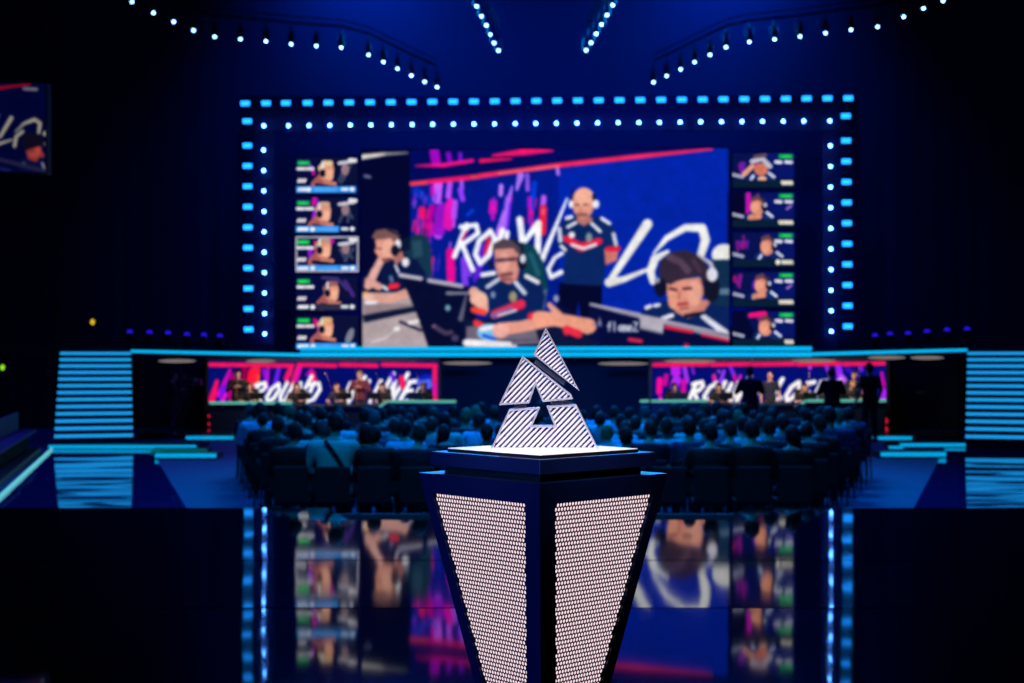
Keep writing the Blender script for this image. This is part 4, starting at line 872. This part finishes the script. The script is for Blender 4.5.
def head_bm(bm, c, tilt=0.0, yaw=0.0, s=1.0):
    """face looks along +Y"""
    M = Matrix.Translation(c) @ Matrix.Rotation(yaw, 4, 'Z') @ Matrix.Rotation(tilt, 4, 'X') @ Matrix.Scale(s, 4)
    vs = bmesh.ops.create_uvsphere(bm, u_segments=24, v_segments=16, radius=1)['verts']
    for v in vs:
        x, y, z = v.co; X, Y, Z_ = x * .076, y * .094, z * .118
        if z < 0: X *= 1 - .28 * z * z; Y *= 1 - (.30 if y < 0 else .10) * z * z
        if y > .3 and -.45 < z < -.02 and abs(x) > .2: Y -= .004
        if y > .6 and .05 < z < .28 and .15 < abs(x) < .6: Y -= .010                   # eye sockets
        if y > .75 and abs(x) < .22 and -.3 < z < .12: Y += .016 * (1 - abs(x) / .22) * (1 - abs(z + .12) / .3)
        if y > .6 and -.62 < z < -.45: Y += .005                                            # lips
        v.co = M @ Vector((X, Y, Z_))
    def bl(p, r):
        b = bmesh.ops.create_uvsphere(bm, u_segments=10, v_segments=8, radius=1)['verts']
        for v in b: v.co = M @ (Vector(p) + Vector((v.co.x * r[0], v.co.y * r[1], v.co.z * r[2])))
    bl((0, .098, -.012), (.013, .018, .024)); bl((0, .100, -.022), (.017, .014, .011))      # nose
    for sx in (-1, 1): bl((sx * .077, -.008, -.006), (.012, .022, .034)); bl((sx * .030, .078, .020), (.015, .012, .010))
    bl((0, .084, -.062), (.026, .010, .009)); bl((0, .074, -.100), (.030, .018, .018))
    return M
def hair_bm(M, kind):
    bm = bmesh.new(); vs = bmesh.ops.create_uvsphere(bm, u_segments=28, v_segments=18, radius=1)['verts']; rr = random.Random(kind)
    for v in vs:
        x, y, z = v.co; g = 1.0 + .035 * math.sin(9 * x + 3 * kind) * math.cos(8 * z)
        up = max(0, z)
        v.co = Vector((x * .084 * g, y * .102 * g - .004, z * .124 * g + .006 + (.008 * up if kind == 1 else 0)))
    dele = []
    for v in bm.verts:
        x, y, z = v.co
        line = .045 if y > .02 else (-.075 if kind != 3 else -.02)
        if y > .02: line = .050 - .01 * math.cos(x * 30)
        elif y > -.03: line = -.02 if kind != 2 else -.09
        if z < line: dele.append(v)
    bmesh.ops.delete(bm, geom=dele, context='VERTS')
    if kind == 2:                                             # long hair down the back
        loft(bm, [(0, -.045, -.22, .07, .03), (0, -.052, -.12, .085, .045), (0, -.045, -.02, .084, .06), (0, -.035, .05, .08, .062)], 16)
    out = bmesh.ops.solidify(bm, geom=bm.faces[:], thickness=-.006)
    bm.transform(M); return bm
def finger(bm, root, d, up, L, r, curl):
    p = Vector(root); pts = [p.copy()]; dd = Vector(d).normalized(); ax = dd.cross(Vector(up)).normalized(); rad = [r]
    for k, f in enumerate((.45, .32, .23)):
        dd = Matrix.Rotation(-curl * (.7 + .3 * k), 3, ax) @ dd; p = p + dd * L * f; pts.append(p.copy()); rad.append(r * (1 - .1 * (k + 1)))
    tube(bm, pts, rad, 6); ball(bm, pts[-1], rad[-1], 6, 5)
def hand(bm, w, d, up, side, curl=.35):
    """palm at wrist w pointing d; up = back of the hand; side = +1 when the thumb leaves towards d x up"""
    d = Vector(d).normalized(); up = (Vector(up) - d * d.dot(Vector(up))).normalized(); s = d.cross(up) * side; w = Vector(w)
    M = Matrix((s, d, up)).transposed().to_4x4(); M.translation = w + d * .045
    ball(bm, (0, 0, 0), (.041, .052, .015), 12, 8, None); 
    bm.verts.ensure_lookup_table()
    for v in bm.verts[-(12 * 7 + 2):]: v.co = M @ v.co
    for k, (o, L) in enumerate(((.028, .072), (.010, .080), (-.009, .074), (-.027, .060))): finger(bm, w + d * .085 + s * o, d + s * o * 2, up, L, .0085, curl + .06 * k)
    finger(bm, w + d * .030 + s * .034, d * .6 + s * .8, up, .062, .0098, curl * .6)
def figure(name, pose):
    """pose: hips, chest tilt, knees, feet, elbows, wrists, head"""
    g = pose; hz = g['hip']; lean = g.get('lean', 0.0); W = g.get('w', 1.0)
    def up(t): return Vector((0, lean * t, hz + t))                  # along the trunk
    TR = [(-.07, .165, .12), (.02, .172, .122), (.14, .15, .105), (.28, .165, .112), (.40, .185, .112), (.47, .178, .095), (.515, .12, .075), (.545, .062, .058)]
    def trunk(bm, k, a=0, b=99, g0=0.0):
        loft(bm, [(up(t).x, up(t).y, up(t).z, (rx + k) * W, (ry + k) * (.5 + .5 * W)) for t, rx, ry in TR[a:b]], 22)
    sh = [up(.45) + Vector((s * .185 * W, 0, 0)) for s in (-1, 1)]
    hipj = [Vector((s * .09, .0, hz)) for s in (-1, 1)]
    neck0, head = up(.50), Vector(g['head'])
    body = bmesh.new(); trunk(body, -.012)
    capsule(body, neck0, head - Z * .07, .058, .052)
    for i in (0, 1):
        capsule(body, sh[i], g['elbow'][i], .052, .042); capsule(body, g['elbow'][i], g['wrist'][i], .042, .027)
        capsule(body, hipj[i], g['knee'][i], .082, .056); capsule(body, g['knee'][i], g['ankle'][i], .055, .037)
        f = Vector(g['ankle'][i]); capsule(body, f + Vector((0, -.02, -.045)), f + Vector((0, .13, -.055)), .034, .028)
    M = head_bm(body, head, g.get('tilt', 0), g.get('yaw', 0))
    me = baked(body, [('REMESH', dict(mode='VOXEL', voxel_size=.011, use_smooth_shade=True)), ('SMOOTH', dict(factor=.4, iterations=2)), ('DECIMATE', dict(ratio=.35))])
    bm = bmesh.new(); bm.from_mesh(me)
    for i, s in ((0, -1), (1, 1)):
        d = Vector(g['wrist'][i]) - Vector(g['elbow'][i]); u = g.get('hup', (0, 0, 1))
        hd = g.get('hdir', None); hand(bm, g['wrist'][i], hd[i] if hd else d, u, -s if not g.get('flip') else s, g.get('curl', .35))
    bm.to_mesh(me); bm.free(); me.name = name; me.materials.clear(); me.materials.append(SKIN[0]); me.shade_smooth()
    root = bpy.data.objects.new('person', me); C.objects.link(root)
    sb = bmesh.new(); trunk(sb, .014, 0, 7)
    for i in (0, 1):
        e = Vector(g['elbow'][i]); t = 1.0 if g.get('long') else .72
        capsule(sb, sh[i], sh[i].lerp(e, t), .072, .056)
        if g.get('long'): capsule(sb, e, e.lerp(Vector(g['wrist'][i]), .92), .056, .038)
        ball(sb, up(.47) + Vector(((-1, 1)[i] * .11, 0, 0)), (.09, .075, .05))
    me = baked(sb, [('REMESH', dict(mode='VOXEL', voxel_size=.013, use_smooth_shade=True)), ('SMOOTH', dict(factor=.5, iterations=4)), ('DECIMATE', dict(ratio=.4))])
    me.materials.clear(); me.shade_smooth(); obj('shirt', me, CL['black'], root)
    tb = bmesh.new(); trunk(tb, .008, 0, 3)
    for i in (0, 1): capsule(tb, hipj[i], g['knee'][i], .096, .070); capsule(tb, g['knee'][i], Vector(g['ankle'][i]) + Z * .01, .069, .055)
    me = baked(tb, [('REMESH', dict(mode='VOXEL', voxel_size=.014, use_smooth_shade=True)), ('SMOOTH', dict(factor=.5, iterations=3)), ('DECIMATE', dict(ratio=.4))])
    me.materials.clear(); me.shade_smooth(); obj('trousers', me, M_jean, root)
    for i in (0, 1):
        f = Vector(g['ankle'][i]); b2 = bmesh.new(); ball(b2, f + Vector((0, .05, -.062)), (.048, .125, .032), 14, 8); ball(b2, f + Vector((0, -.02, -.04)), (.044, .055, .05), 12, 8)
        for v in b2.verts: v.co.z = max(v.co.z, f.z - .088)
        obj('shoe', b2, M_shoe, root, smooth=True)
    root['hair_m'] = 0; root.pop('hair_m'); HM[name] = M
    return root
HM = {}; HAIRS = {}
def hair_for(name, kind):
    k = (name, kind)
    if k not in HAIRS:
        bm = hair_bm(HM[name], kind); me = bpy.data.meshes.new('hair'); bmesh.ops.recalc_face_normals(bm, faces=bm.faces[:]); bm.to_mesh(me); bm.free(); me.shade_smooth(); me.materials.append(HAIR[0]); HAIRS[k] = me
    return HAIRS[k]
def headset_for(name):
    M = HM[name]; k = (name, 'hs')
    if k not in HAIRS:
        bm = bmesh.new(); tube(bm, [(.094 * math.cos(a), -.005, .02 + .115 * math.sin(a)) for a in [math.pi * q / 12 for q in range(13)]], .011, 8)
        for s in (-1, 1): ball(bm, (s * .088, -.005, 0), (.022, .04, .048), 12, 8)
        tube(bm, [(-.09, .02, -.03), (-.08, .09, -.06), (-.03, .12, -.065)], .005, 6); bm.transform(M)
        me = bpy.data.meshes.new('headset'); bm.to_mesh(me); bm.free(); me.shade_smooth(); me.materials.append(M_phone); HAIRS[k] = me
    return HAIRS[k]
def V(*a): return Vector(a)
SIT = dict(hip=.55, lean=-.08, head=(0, .0, 1.235), knee=[V(-.12, .44, .52), V(.12, .44, .52)], ankle=[V(-.12, .46, .09), V(.12, .46, .09)])
protos = {
 'sit_a': figure('sit_a', dict(SIT, tilt=-.05, elbow=[V(-.26, .04, .74), V(.26, .04, .74)], wrist=[V(-.12, .26, .64), V(.12, .26, .64)])),
 'sit_b': figure('sit_b', dict(SIT, lean=-.02, head=(.02, .08, 1.225), tilt=-.2, yaw=.35, w=1.08, long=1, elbow=[V(-.29, .1, .76), V(.29, .1, .76)], wrist=[V(-.08, .30, .68), V(.08, .30, .68)])),
 'sit_c': figure('sit_c', dict(SIT, lean=.12, head=(-.02, .16, 1.20), tilt=-.25, yaw=-.4, long=1, w=1.04, elbow=[V(-.25, .30, .70), V(.25, .30, .70)], wrist=[V(-.05, .42, .66), V(.05, .42, .66)])),
 'desk': figure('desk', dict(SIT, lean=.1, head=(0, .12, 1.22), tilt=-.15, elbow=[V(-.28, .18, .80), V(.28, .18, .80)], wrist=[V(-.18, .42, .82), V(.18, .42, .82)], hup=(0, 0, 1))),
 'stand': figure('stand', dict(hip=.93, lean=0, head=(0, .03, 1.60), knee=[V(-.11, .03, .50), V(.11, .03, .50)], ankle=[V(-.13, -.01, .09), V(.13, -.01, .09)], elbow=[V(-.27, -.02, 1.13), V(.27, -.02, 1.13)], wrist=[V(-.27, .1, .90), V(.27, .1, .90)], hup=(1, 0, 0), flip=1)),
 'arms': figure('arms', dict(hip=.93, lean=0, head=(0, .04, 1.60), tilt=-.1, long=1, w=1.06, knee=[V(-.12, .03, .50), V(.12, .03, .50)], ankle=[V(-.15, -.01, .09), V(.15, -.01, .09)], elbow=[V(-.30, .06, 1.14), V(.30, .06, 1.14)], wrist=[V(-.10, .27, 1.24), V(.10, .27, 1.24)])),
}
pfirst = {k: True for k in protos}
def setm(o, m):
    o.material_slots[0].link = 'OBJECT'; o.material_slots[0].material = m
def person(kind, loc, rz, shirt, hair, label, cat='person', group=None, scale=1.0, hk=0, skin=0, headset=False, trousers=None):
    r = protos[kind].copy(); C.objects.link(r); r.location = loc; r.rotation_euler = (0, 0, rz); r.scale = (scale,) * 3
    setm(r, SKIN[skin])
    for ch in list(protos[kind].children):
        c = ch.copy(); C.objects.link(c); c.parent = r
        if ch.name.startswith('shirt'): setm(c, CL[shirt])
        if ch.name.startswith('trousers') and trousers: setm(c, CL[trousers])
    if hair is not None:
        h = bpy.data.objects.new('hair', hair_for(kind, hk)); C.objects.link(h); h.parent = r; setm(h, HAIR[hair])
    if headset:
        h = bpy.data.objects.new('headset', headset_for(kind)); C.objects.link(h); h.parent = r
    tag(r, label, cat, group); return r
# ---- chairs
M_chair = mat('chair_fabric', (16, 18, 26), .8, bscale=60, bump=.2); M_cleg = mat('chair_frame', (22, 26, 34), .35, .7)
def chair_proto():
    t = thing('conference_chair', '', 'chair')
    bm = box1((0, .0, .445), (.44, .43, .055), bev=.02); obj('seat', bm, M_chair, t, smooth=False)
    bm = bmesh.new(); M = Matrix.Translation((0, -.235, .66)) @ Matrix.Rotation(R(7), 4, 'X'); box(bm, (0, 0, 0), (.43, .045, .46), M, .02); obj('backrest', bm, M_chair, t)
    bm = bmesh.new()
    for s in (-1, 1): tube(bm, [(s * .20, -.20, .42), (s * .20, -.235, .60), (s * .20, -.27, .86)], .012, 8)
    box(bm, (0, .18, .41), (.42, .02, .02)); box(bm, (0, -.19, .41), (.42, .02, .02)); box(bm, (-.2, -.01, .41), (.02, .40, .02)); box(bm, (.2, -.01, .41), (.02, .40, .02)); obj('frame', bm, M_cleg, t)
    for s in (-1, 1):
        for y0, y1 in ((.19, .22), (-.20, -.25)):
            bm = bmesh.new(); tube(bm, [(s * .20, y0, .42), (s * .215, y1, 0)], .013, 8); obj('leg', bm, M_cleg, t)
    return t
CH = chair_proto(); used[CH] = 0
RN = ['back row', 'second row from back', 'third row from back', 'fourth row from back', 'fifth row from back', 'third row from front', 'second row from front', 'front row']
KIND = {'black': 'black top', 'charcoal': 'charcoal top', 'navy': 'navy top', 'dark grey': 'dark grey top', 'pale blue': 'pale blue shirt', 'white': 'white shirt', 'teal': 'teal-green shirt', 'light grey': 'light grey top', 'denim': 'denim blue shirt', 'dark red': 'dark red top'}
HN = ['black hair', 'brown hair', 'fair hair', 'grey hair']
rr = random.Random(11)
# specials: (row, nearest picture x) -> (shirt, hair, hairkind, kind, scale)
SPEC = {(0, 291): ('black', 0, 0, 'sit_b', 1.06), (0, 333): ('teal', 0, 1, 'sit_b', 1.17), (0, 375): ('black', 0, 0, 'sit_c', 1.04), (0, 417): ('navy', 1, 0, 'sit_b', 1.04), (0, 459): None, (0, 626): ('black', 0, 0, 'sit_a', 1.0), (0, 668): None,
        (0, 710): ('charcoal', 0, 0, 'sit_b', 1.05), (0, 752): ('black', 0, 1, 'sit_b', 1.08), (0, 794): ('black', 0, 2, 'sit_b', 1.02), (3, 845): ('denim', 0, 0, 'sit_a', 1.12), (5, 252): ('pale blue', 0, 0, 'sit_b', 1.12),
        (1, 693): ('denim', 0, 0, 'sit_a', 1.06), (2, 628): ('pale blue', 1, 0, 'sit_c', 1.0), (3, 445): ('teal', 0, 2, 'sit_a', 1.05), (4, 770): ('pale blue', 0, 0, 'sit_a', 1.05), (1, 600): ('pale blue', 2, 0, 'sit_c', 1.0)}
for i in range(8):
    d = 16.8 + 1.15 * i; xl = -3.0 - .27 * (d - 16.8); xr = 3.85 + .36 * (d - 16.8); pitch = .5215
    if i == 0: xs = [((291 + 41.9 * k) - CX) / F * d for k in range(13)]
    else:
        n = int((xr - xl) / pitch); xs = [xl + (xr - xl) * (k + .5) / n for k in range(n)]
    nn = len(xs)
    for k, x in enumerate(xs):
        sx = CX + x * F / d
        pos = (ORD[k] + ' seat from left') if k < nn / 2 else (ORD[nn - 1 - k] + ' seat from right')
        y = d + .02 * (x - .4) ** 2 * .6; fa = -(x - 1) * .02
        lamp(CH, (x, y, 0), 'black padded conference chair, %s, %s' % (RN[i], pos), 'conference chairs of the audience', fa + rr.uniform(-.03, .03))
        sp = [v for (ri, px), v in SPEC.items() if ri == i and abs(px - sx) < 12.5 * 16.8 / d * 1.15]
        if sp: sp = sp[0]
        elif any(ri == i and abs(px - sx) < 14 for ri, px in SPEC): continue
        else:
            if rr.random() < (.10 if i else .0): continue
            sh = rr.choices(['black', 'charcoal', 'navy', 'dark grey', 'pale blue', 'white', 'light grey', 'denim', 'teal', 'dark red'], [26, 16, 14, 12, 7, 4, 7, 8, 4, 2])[0]
            sp = (sh, rr.choices([0, 1, 2, 3], [9, 5, 1, 1])[0], rr.choices([0, 1, 2], [5, 4, 2])[0], rr.choice(['sit_a', 'sit_b', 'sit_c']), rr.uniform(.97, 1.08))
        if sp is None: continue
        sh, ha, hk, kd, sc = sp
        p_ = person(kd, (x, y + .02, -.035 * (sc - 1) / .06 * .5), fa + rr.uniform(-.12, .12), sh, ha, 'seated spectator, %s, %s, %s, %s' % (KIND[sh], ('long ' if hk == 2 else '') + HN[ha], RN[i], pos), 'person', 'seated spectators', sc, hk, rr.choice([0, 0, 0, 1, 2]))
        if (i, k) == (0, 1):
            bm = bmesh.new()
            for a, b in zip([(-.10, -.145, 1.07), (.02, -.155, .90), (.14, -.13, .70)], [(.02, -.155, .90), (.14, -.13, .70), (.19, -.09, .62)]): prism(bm, a, b, .045, .012, Vector((0, -1, 0)))
            obj('bag_strap', bm, CL['black'], p_)
# ---- booth players, coaches and camera crew
def stage_spot(px, off, z=.13): v = XO(px, off, z); return v
TURN = TH + math.pi                                           # facing the audience
M_mon = mat('monitor_case', (8, 9, 12), .4)
def monitor(px, lb):
    o = stage_spot(px, .28, 0); z0 = Q(px, 402, .55).z + .002
    t = thing('gaming_monitor', lb, 'monitor', (o.x, o.y, z0), TH, 'monitors on the player desks')
    obj('housing', box1((0, 0, .17), (.40, .035, .20), bev=.01), M_mon, t); obj('stand', box1((0, .02, .06), (.05, .03, .12)), M_mon, t); obj('foot', box1((0, .02, .006), (.2, .14, .012)), M_mon, t)
def gchair(px, off, lb):
    o = stage_spot(px, off); t = thing('gaming_chair', lb, 'chair', o, TH, 'gaming chairs in the booths')
    obj('seat', box1((0, 0, .46), (.46, .46, .09), bev=.03), M_chair, t); obj('backrest', box1((0, .26, .86), (.42, .09, .72), bev=.04), M_chair, t); obj('column', box1((0, 0, .25), (.07, .07, .34)), M_metal, t)
    bm = bmesh.new()
    for q in range(5): a = q * 2 * math.pi / 5; prism(bm, (0, 0, .07), (.27 * math.cos(a), .27 * math.sin(a), .04), .05, .035)
    obj('base', bm, M_metal, t)
for side, xs, tops in (('left', (250, 297, 338, 383, 424), ('black', 'black', 'navy', 'black', 'black')), ('right', (674, 719, 803, 828, 851), ('black', 'black', 'black', 'black', 'black'))):
    for k, px in enumerate(xs):
        nm = ORD[k] + ' from the left'
        off = -.5
        gchair(px, off, 'dark gaming chair in the %s booth, %s' % (side, nm))
        person('desk', stage_spot(px, off) + Z * (.06 if k != 4 or side == 'left' else .16), TURN + rr.uniform(-.2, .2), tops[k], [1, 0, 0, 1, 2][k], 'player with headset seated at the %s booth desk, %s' % (side, nm), 'person', 'players at the booth desks', 1.0, k % 2, 0, True)
        if px not in (828,): monitor(px + (7 if k < 3 else -9), 'black monitor on the %s booth desk, %s' % (side, nm))
person('arms', stage_spot(238, -.85), TURN + .2, 'black', 0, 'standing man in a black shirt behind the left end of the left desk', scale=1.03, hk=0, headset=True)
person('arms', stage_spot(360, -.85), TURN - .1, 'dark red', 2, 'standing coach with fair hair and dark red top in the left booth', scale=1.02, hk=1, headset=True)
person('stand', stage_spot(770, -.8), TURN, 'navy', None, 'bald standing coach in navy with a headset in the right booth', scale=1.0, headset=True)
person('stand', stage_spot(854, -.85), TURN, 'dark grey', 1, 'standing man with brown hair at the right end of the right booth', scale=1.02, hk=0)
d_ = 34.5
def back_p(kind, px, ytop, d, sh, lb, rz=0.0, sc=None):
    h = {'stand': 1.72, 'arms': 1.72}[kind]; z0 = .13 if d > 36.6 else 0; zt = CZ + (HY - ytop) / F * d; s = (zt - z0) / h
    return person(kind, (P(px, 0, d).x, d, z0), rz, sh, 0, lb, scale=s, hk=0)
back_p('arms', 750, 367, 36.0, 'black', 'dark silhouette of a person standing in front of the right desk, nearest the middle')
back_p('arms', 832, 368, 36.2, 'black', 'dark silhouette standing in front of the right desk, middle one of three')
back_p('stand', 870, 363, 36.3, 'black', 'tall dark silhouette standing in front of the right end of the right desk', .3)
p_ = back_p('arms', 172, 372, 37.2, 'black', 'camera operator in black standing in the dark left of the left booth', -1.3)
M_cam = mat('camera_body', (40, 40, 46), .4); M_lens = mat('camera_lens', (120, 116, 116), .15, .6)
def tripod_cam(px, d, rz, lb, lb2, zt=1.35):
    o = Vector((P(px, 0, d).x, d, .13)); t = thing('camera_tripod', lb, 'tripod', o)
    for q in range(3):
        a = q * 2.094 + .4; bm = bmesh.new(); tube(bm, [(0, 0, zt - .1), (.42 * math.cos(a), .42 * math.sin(a), .01)], [.022, .015], 8); obj('leg', bm, M_metal, t)
    bm = bmesh.new(); tube(bm, [(0, 0, zt - .25), (0, 0, zt)], .035, 10); obj('column', bm, M_metal, t)
    c = thing('broadcast_camera', lb2, 'camera', o + Z * zt, rz)
    obj('body', box1((0, 0, .12), (.16, .42, .22), bev=.02), M_cam, c)
    bm = bmesh.new(); tube(bm, [(0, .2, .12), (0, .30, .12), (0, .42, .12)], [.07, .08, .09], 16); obj('lens', bm, M_lens, c)
    obj('viewfinder', box1((-.06, -.1, .29), (.12, .14, .09), bev=.01), M_cam, c); bm = bmesh.new(); tube(bm, [(.06, -.2, .05), (.1, -.45, -.05)], .012, 8); obj('pan_handle', bm, M_metal, c)
tripod_cam(186, 37.0, -1.4, 'black tripod in the dark corner left of the left booth', 'broadcast camera on the tripod left of the left booth', 1.35)
tripod_cam(932, 37.2, 1.2, 'black tripod in the dark corner right of the right booth', 'broadcast camera on the tripod right of the right booth', 1.0)
for p_ in protos.values():
    for c in list(p_.children): bpy.data.objects.remove(c)
    bpy.data.objects.remove(p_)
# ================================================================ lamps and added fill lights
def area(name, loc, tgt, rgb, e, sx, sy=None, spread=180):
    l = bpy.data.lights.new(name, 'AREA'); l.energy = e; l.color = rgb; l.shape = 'RECTANGLE'; l.size = sx; l.size_y = sy or sx; l.spread = R(spread)
    o = bpy.data.objects.new(name, l); C.objects.link(o); o.location = loc
    o.rotation_euler = (Vector(tgt) - Vector(loc)).to_track_quat('-Z', 'Y').to_euler(); return o
def spot(name, loc, tgt, rgb, e, ang, blend=.5, r=.1):
    l = bpy.data.lights.new(name, 'SPOT'); l.energy = e; l.color = rgb; l.spot_size = R(ang); l.spot_blend = blend; l.shadow_soft_size = r
    o = bpy.data.objects.new(name, l); C.objects.link(o); o.location = loc
    o.rotation_euler = (Vector(tgt) - Vector(loc)).to_track_quat('-Z', 'Y').to_euler(); return o
BL = (.0, .09, 1.0)
area('crowd_wash_light', (-3, 19, 16), (0, 22, 0), (.0, .20, 1), 430, 5, 5, 80)
area('crowd_wash_light', (6, 23, 16), (1, 22, 0), (.0, .18, 1), 330, 5, 5, 80)
area('carpet_wash_light', (-9, 24, 12), (-7, 24, 0), (.0, .28, 1), 70, 3, 3, 90)
area('carpet_wash_light', (10, 24, 12), (8, 24, 0), (.0, .28, 1), 70, 3, 3, 90)
spot('trophy_spot_light', (.9, .6, 6.2), (.10, 4.13, 1.96), (1, .93, .95), 2000, 7, .6, .15)
spot('trophy_spot_light', (-1.6, .9, 5.2), (.10, 4.15, 2.02), (1, .94, .98), 1300, 8, .6, .15)
area('plinth_blue_fill', (-4.0, 1.2, 2.6), (.1, 4.2, 1.6), (.02, .22, 1), 26, 1.2, 1.2, 60)  # added fill, turns the plinth faces blue
spot('portal_board_fill', (1, 22, 17), (1, 39, 6), (.0, .02, 1), 9000, 58, 1, 1)  # added fill, tints the portal boards blue
area('crowd_rim_light', (-2, 37.5, 13), (0, 21, 1), (.0, .26, 1), 560, 4, 4, 70)
area('crowd_rim_light', (5, 37, 13), (2, 21, 1), (.0, .26, 1), 560, 4, 4, 70)
spot('booth_blue_fill', (1, 24, 3.4), (1, 39, 1.3), (.0, .14, 1), 5000, 44, 1, .5)  # added fill, lifts the dark middle between the booths to navy

area('backdrop_wash_light', (-5, 40.0, 17), (-3, 42.4, 9), (.0, .06, 1), 640, 4, .4, 115)
area('backdrop_wash_light', (7, 39.6, 17), (5, 42, 9), (.0, .06, 1), 640, 4, .4, 115)
area('backdrop_wash_light', (1, 41.5, 2.9), (1, 42.4, 10), (.0, .02, 1), 330, 13, .3, 130)
for px in (262, 323, 384, 700, 769, 838):
    v = XO(px, .85, 2.22); area('booth_key_light', v, XO(px, -.6, 1.25), (1, .80, .70), 26, 1.5, .08, 140)
area('back_row_fill', (-1, 7, 11), (.2, 17, .8), (.0, .36, 1), 80, 2, 2, 60)  # added fill from behind, brightens shirts in the back row
area('stand_violet_fill', (-12.5, 24, 9), (-12.5, 28, .5), (.12, .08, 1), 260, 1.5, 1.5, 80)  # added fill, brightens the seats of the left stand
# ================================================================ camera and view
cd = bpy.data.cameras.new('camera'); cam = bpy.data.objects.new('camera', cd); C.objects.link(cam)
cam.location = (0, 0, CZ); cam.rotation_euler = (R(90), 0, 0)
cd.sensor_width = 36; cd.lens = 36 * F / 1024; cd.shift_y = (HY - 341.5) / 1024; cd.clip_end = 200
cd.dof.use_dof = True; cd.dof.focus_distance = 4.0; cd.dof.aperture_fstop = 3.7; cd.dof.aperture_blades = 9
S = bpy.context.scene; S.camera = cam
S.view_settings.view_transform = 'Standard'; S.view_settings.look = 'None'; S.view_settings.gamma = 1; S.view_settings.exposure = 0; S.view_settings.use_curve_mapping = False
w = bpy.data.worlds.new('world'); S.world = w; w.use_nodes = True
w.node_tree.nodes['Background'].inputs['Color'].default_value = (0, .002, .02, 1); w.node_tree.nodes['Background'].inputs['Strength'].default_value = .3
S.cycles.use_denoising = True; S.cycles.max_bounces = 6; S.cycles.glossy_bounces = 3; S.cycles.transparent_max_bounces = 4
S.cycles.sample_clamp_indirect = 4; S.cycles.blur_glossy = .2; S.cycles.caustics_reflective = True; S.cycles.caustics_refractive = False
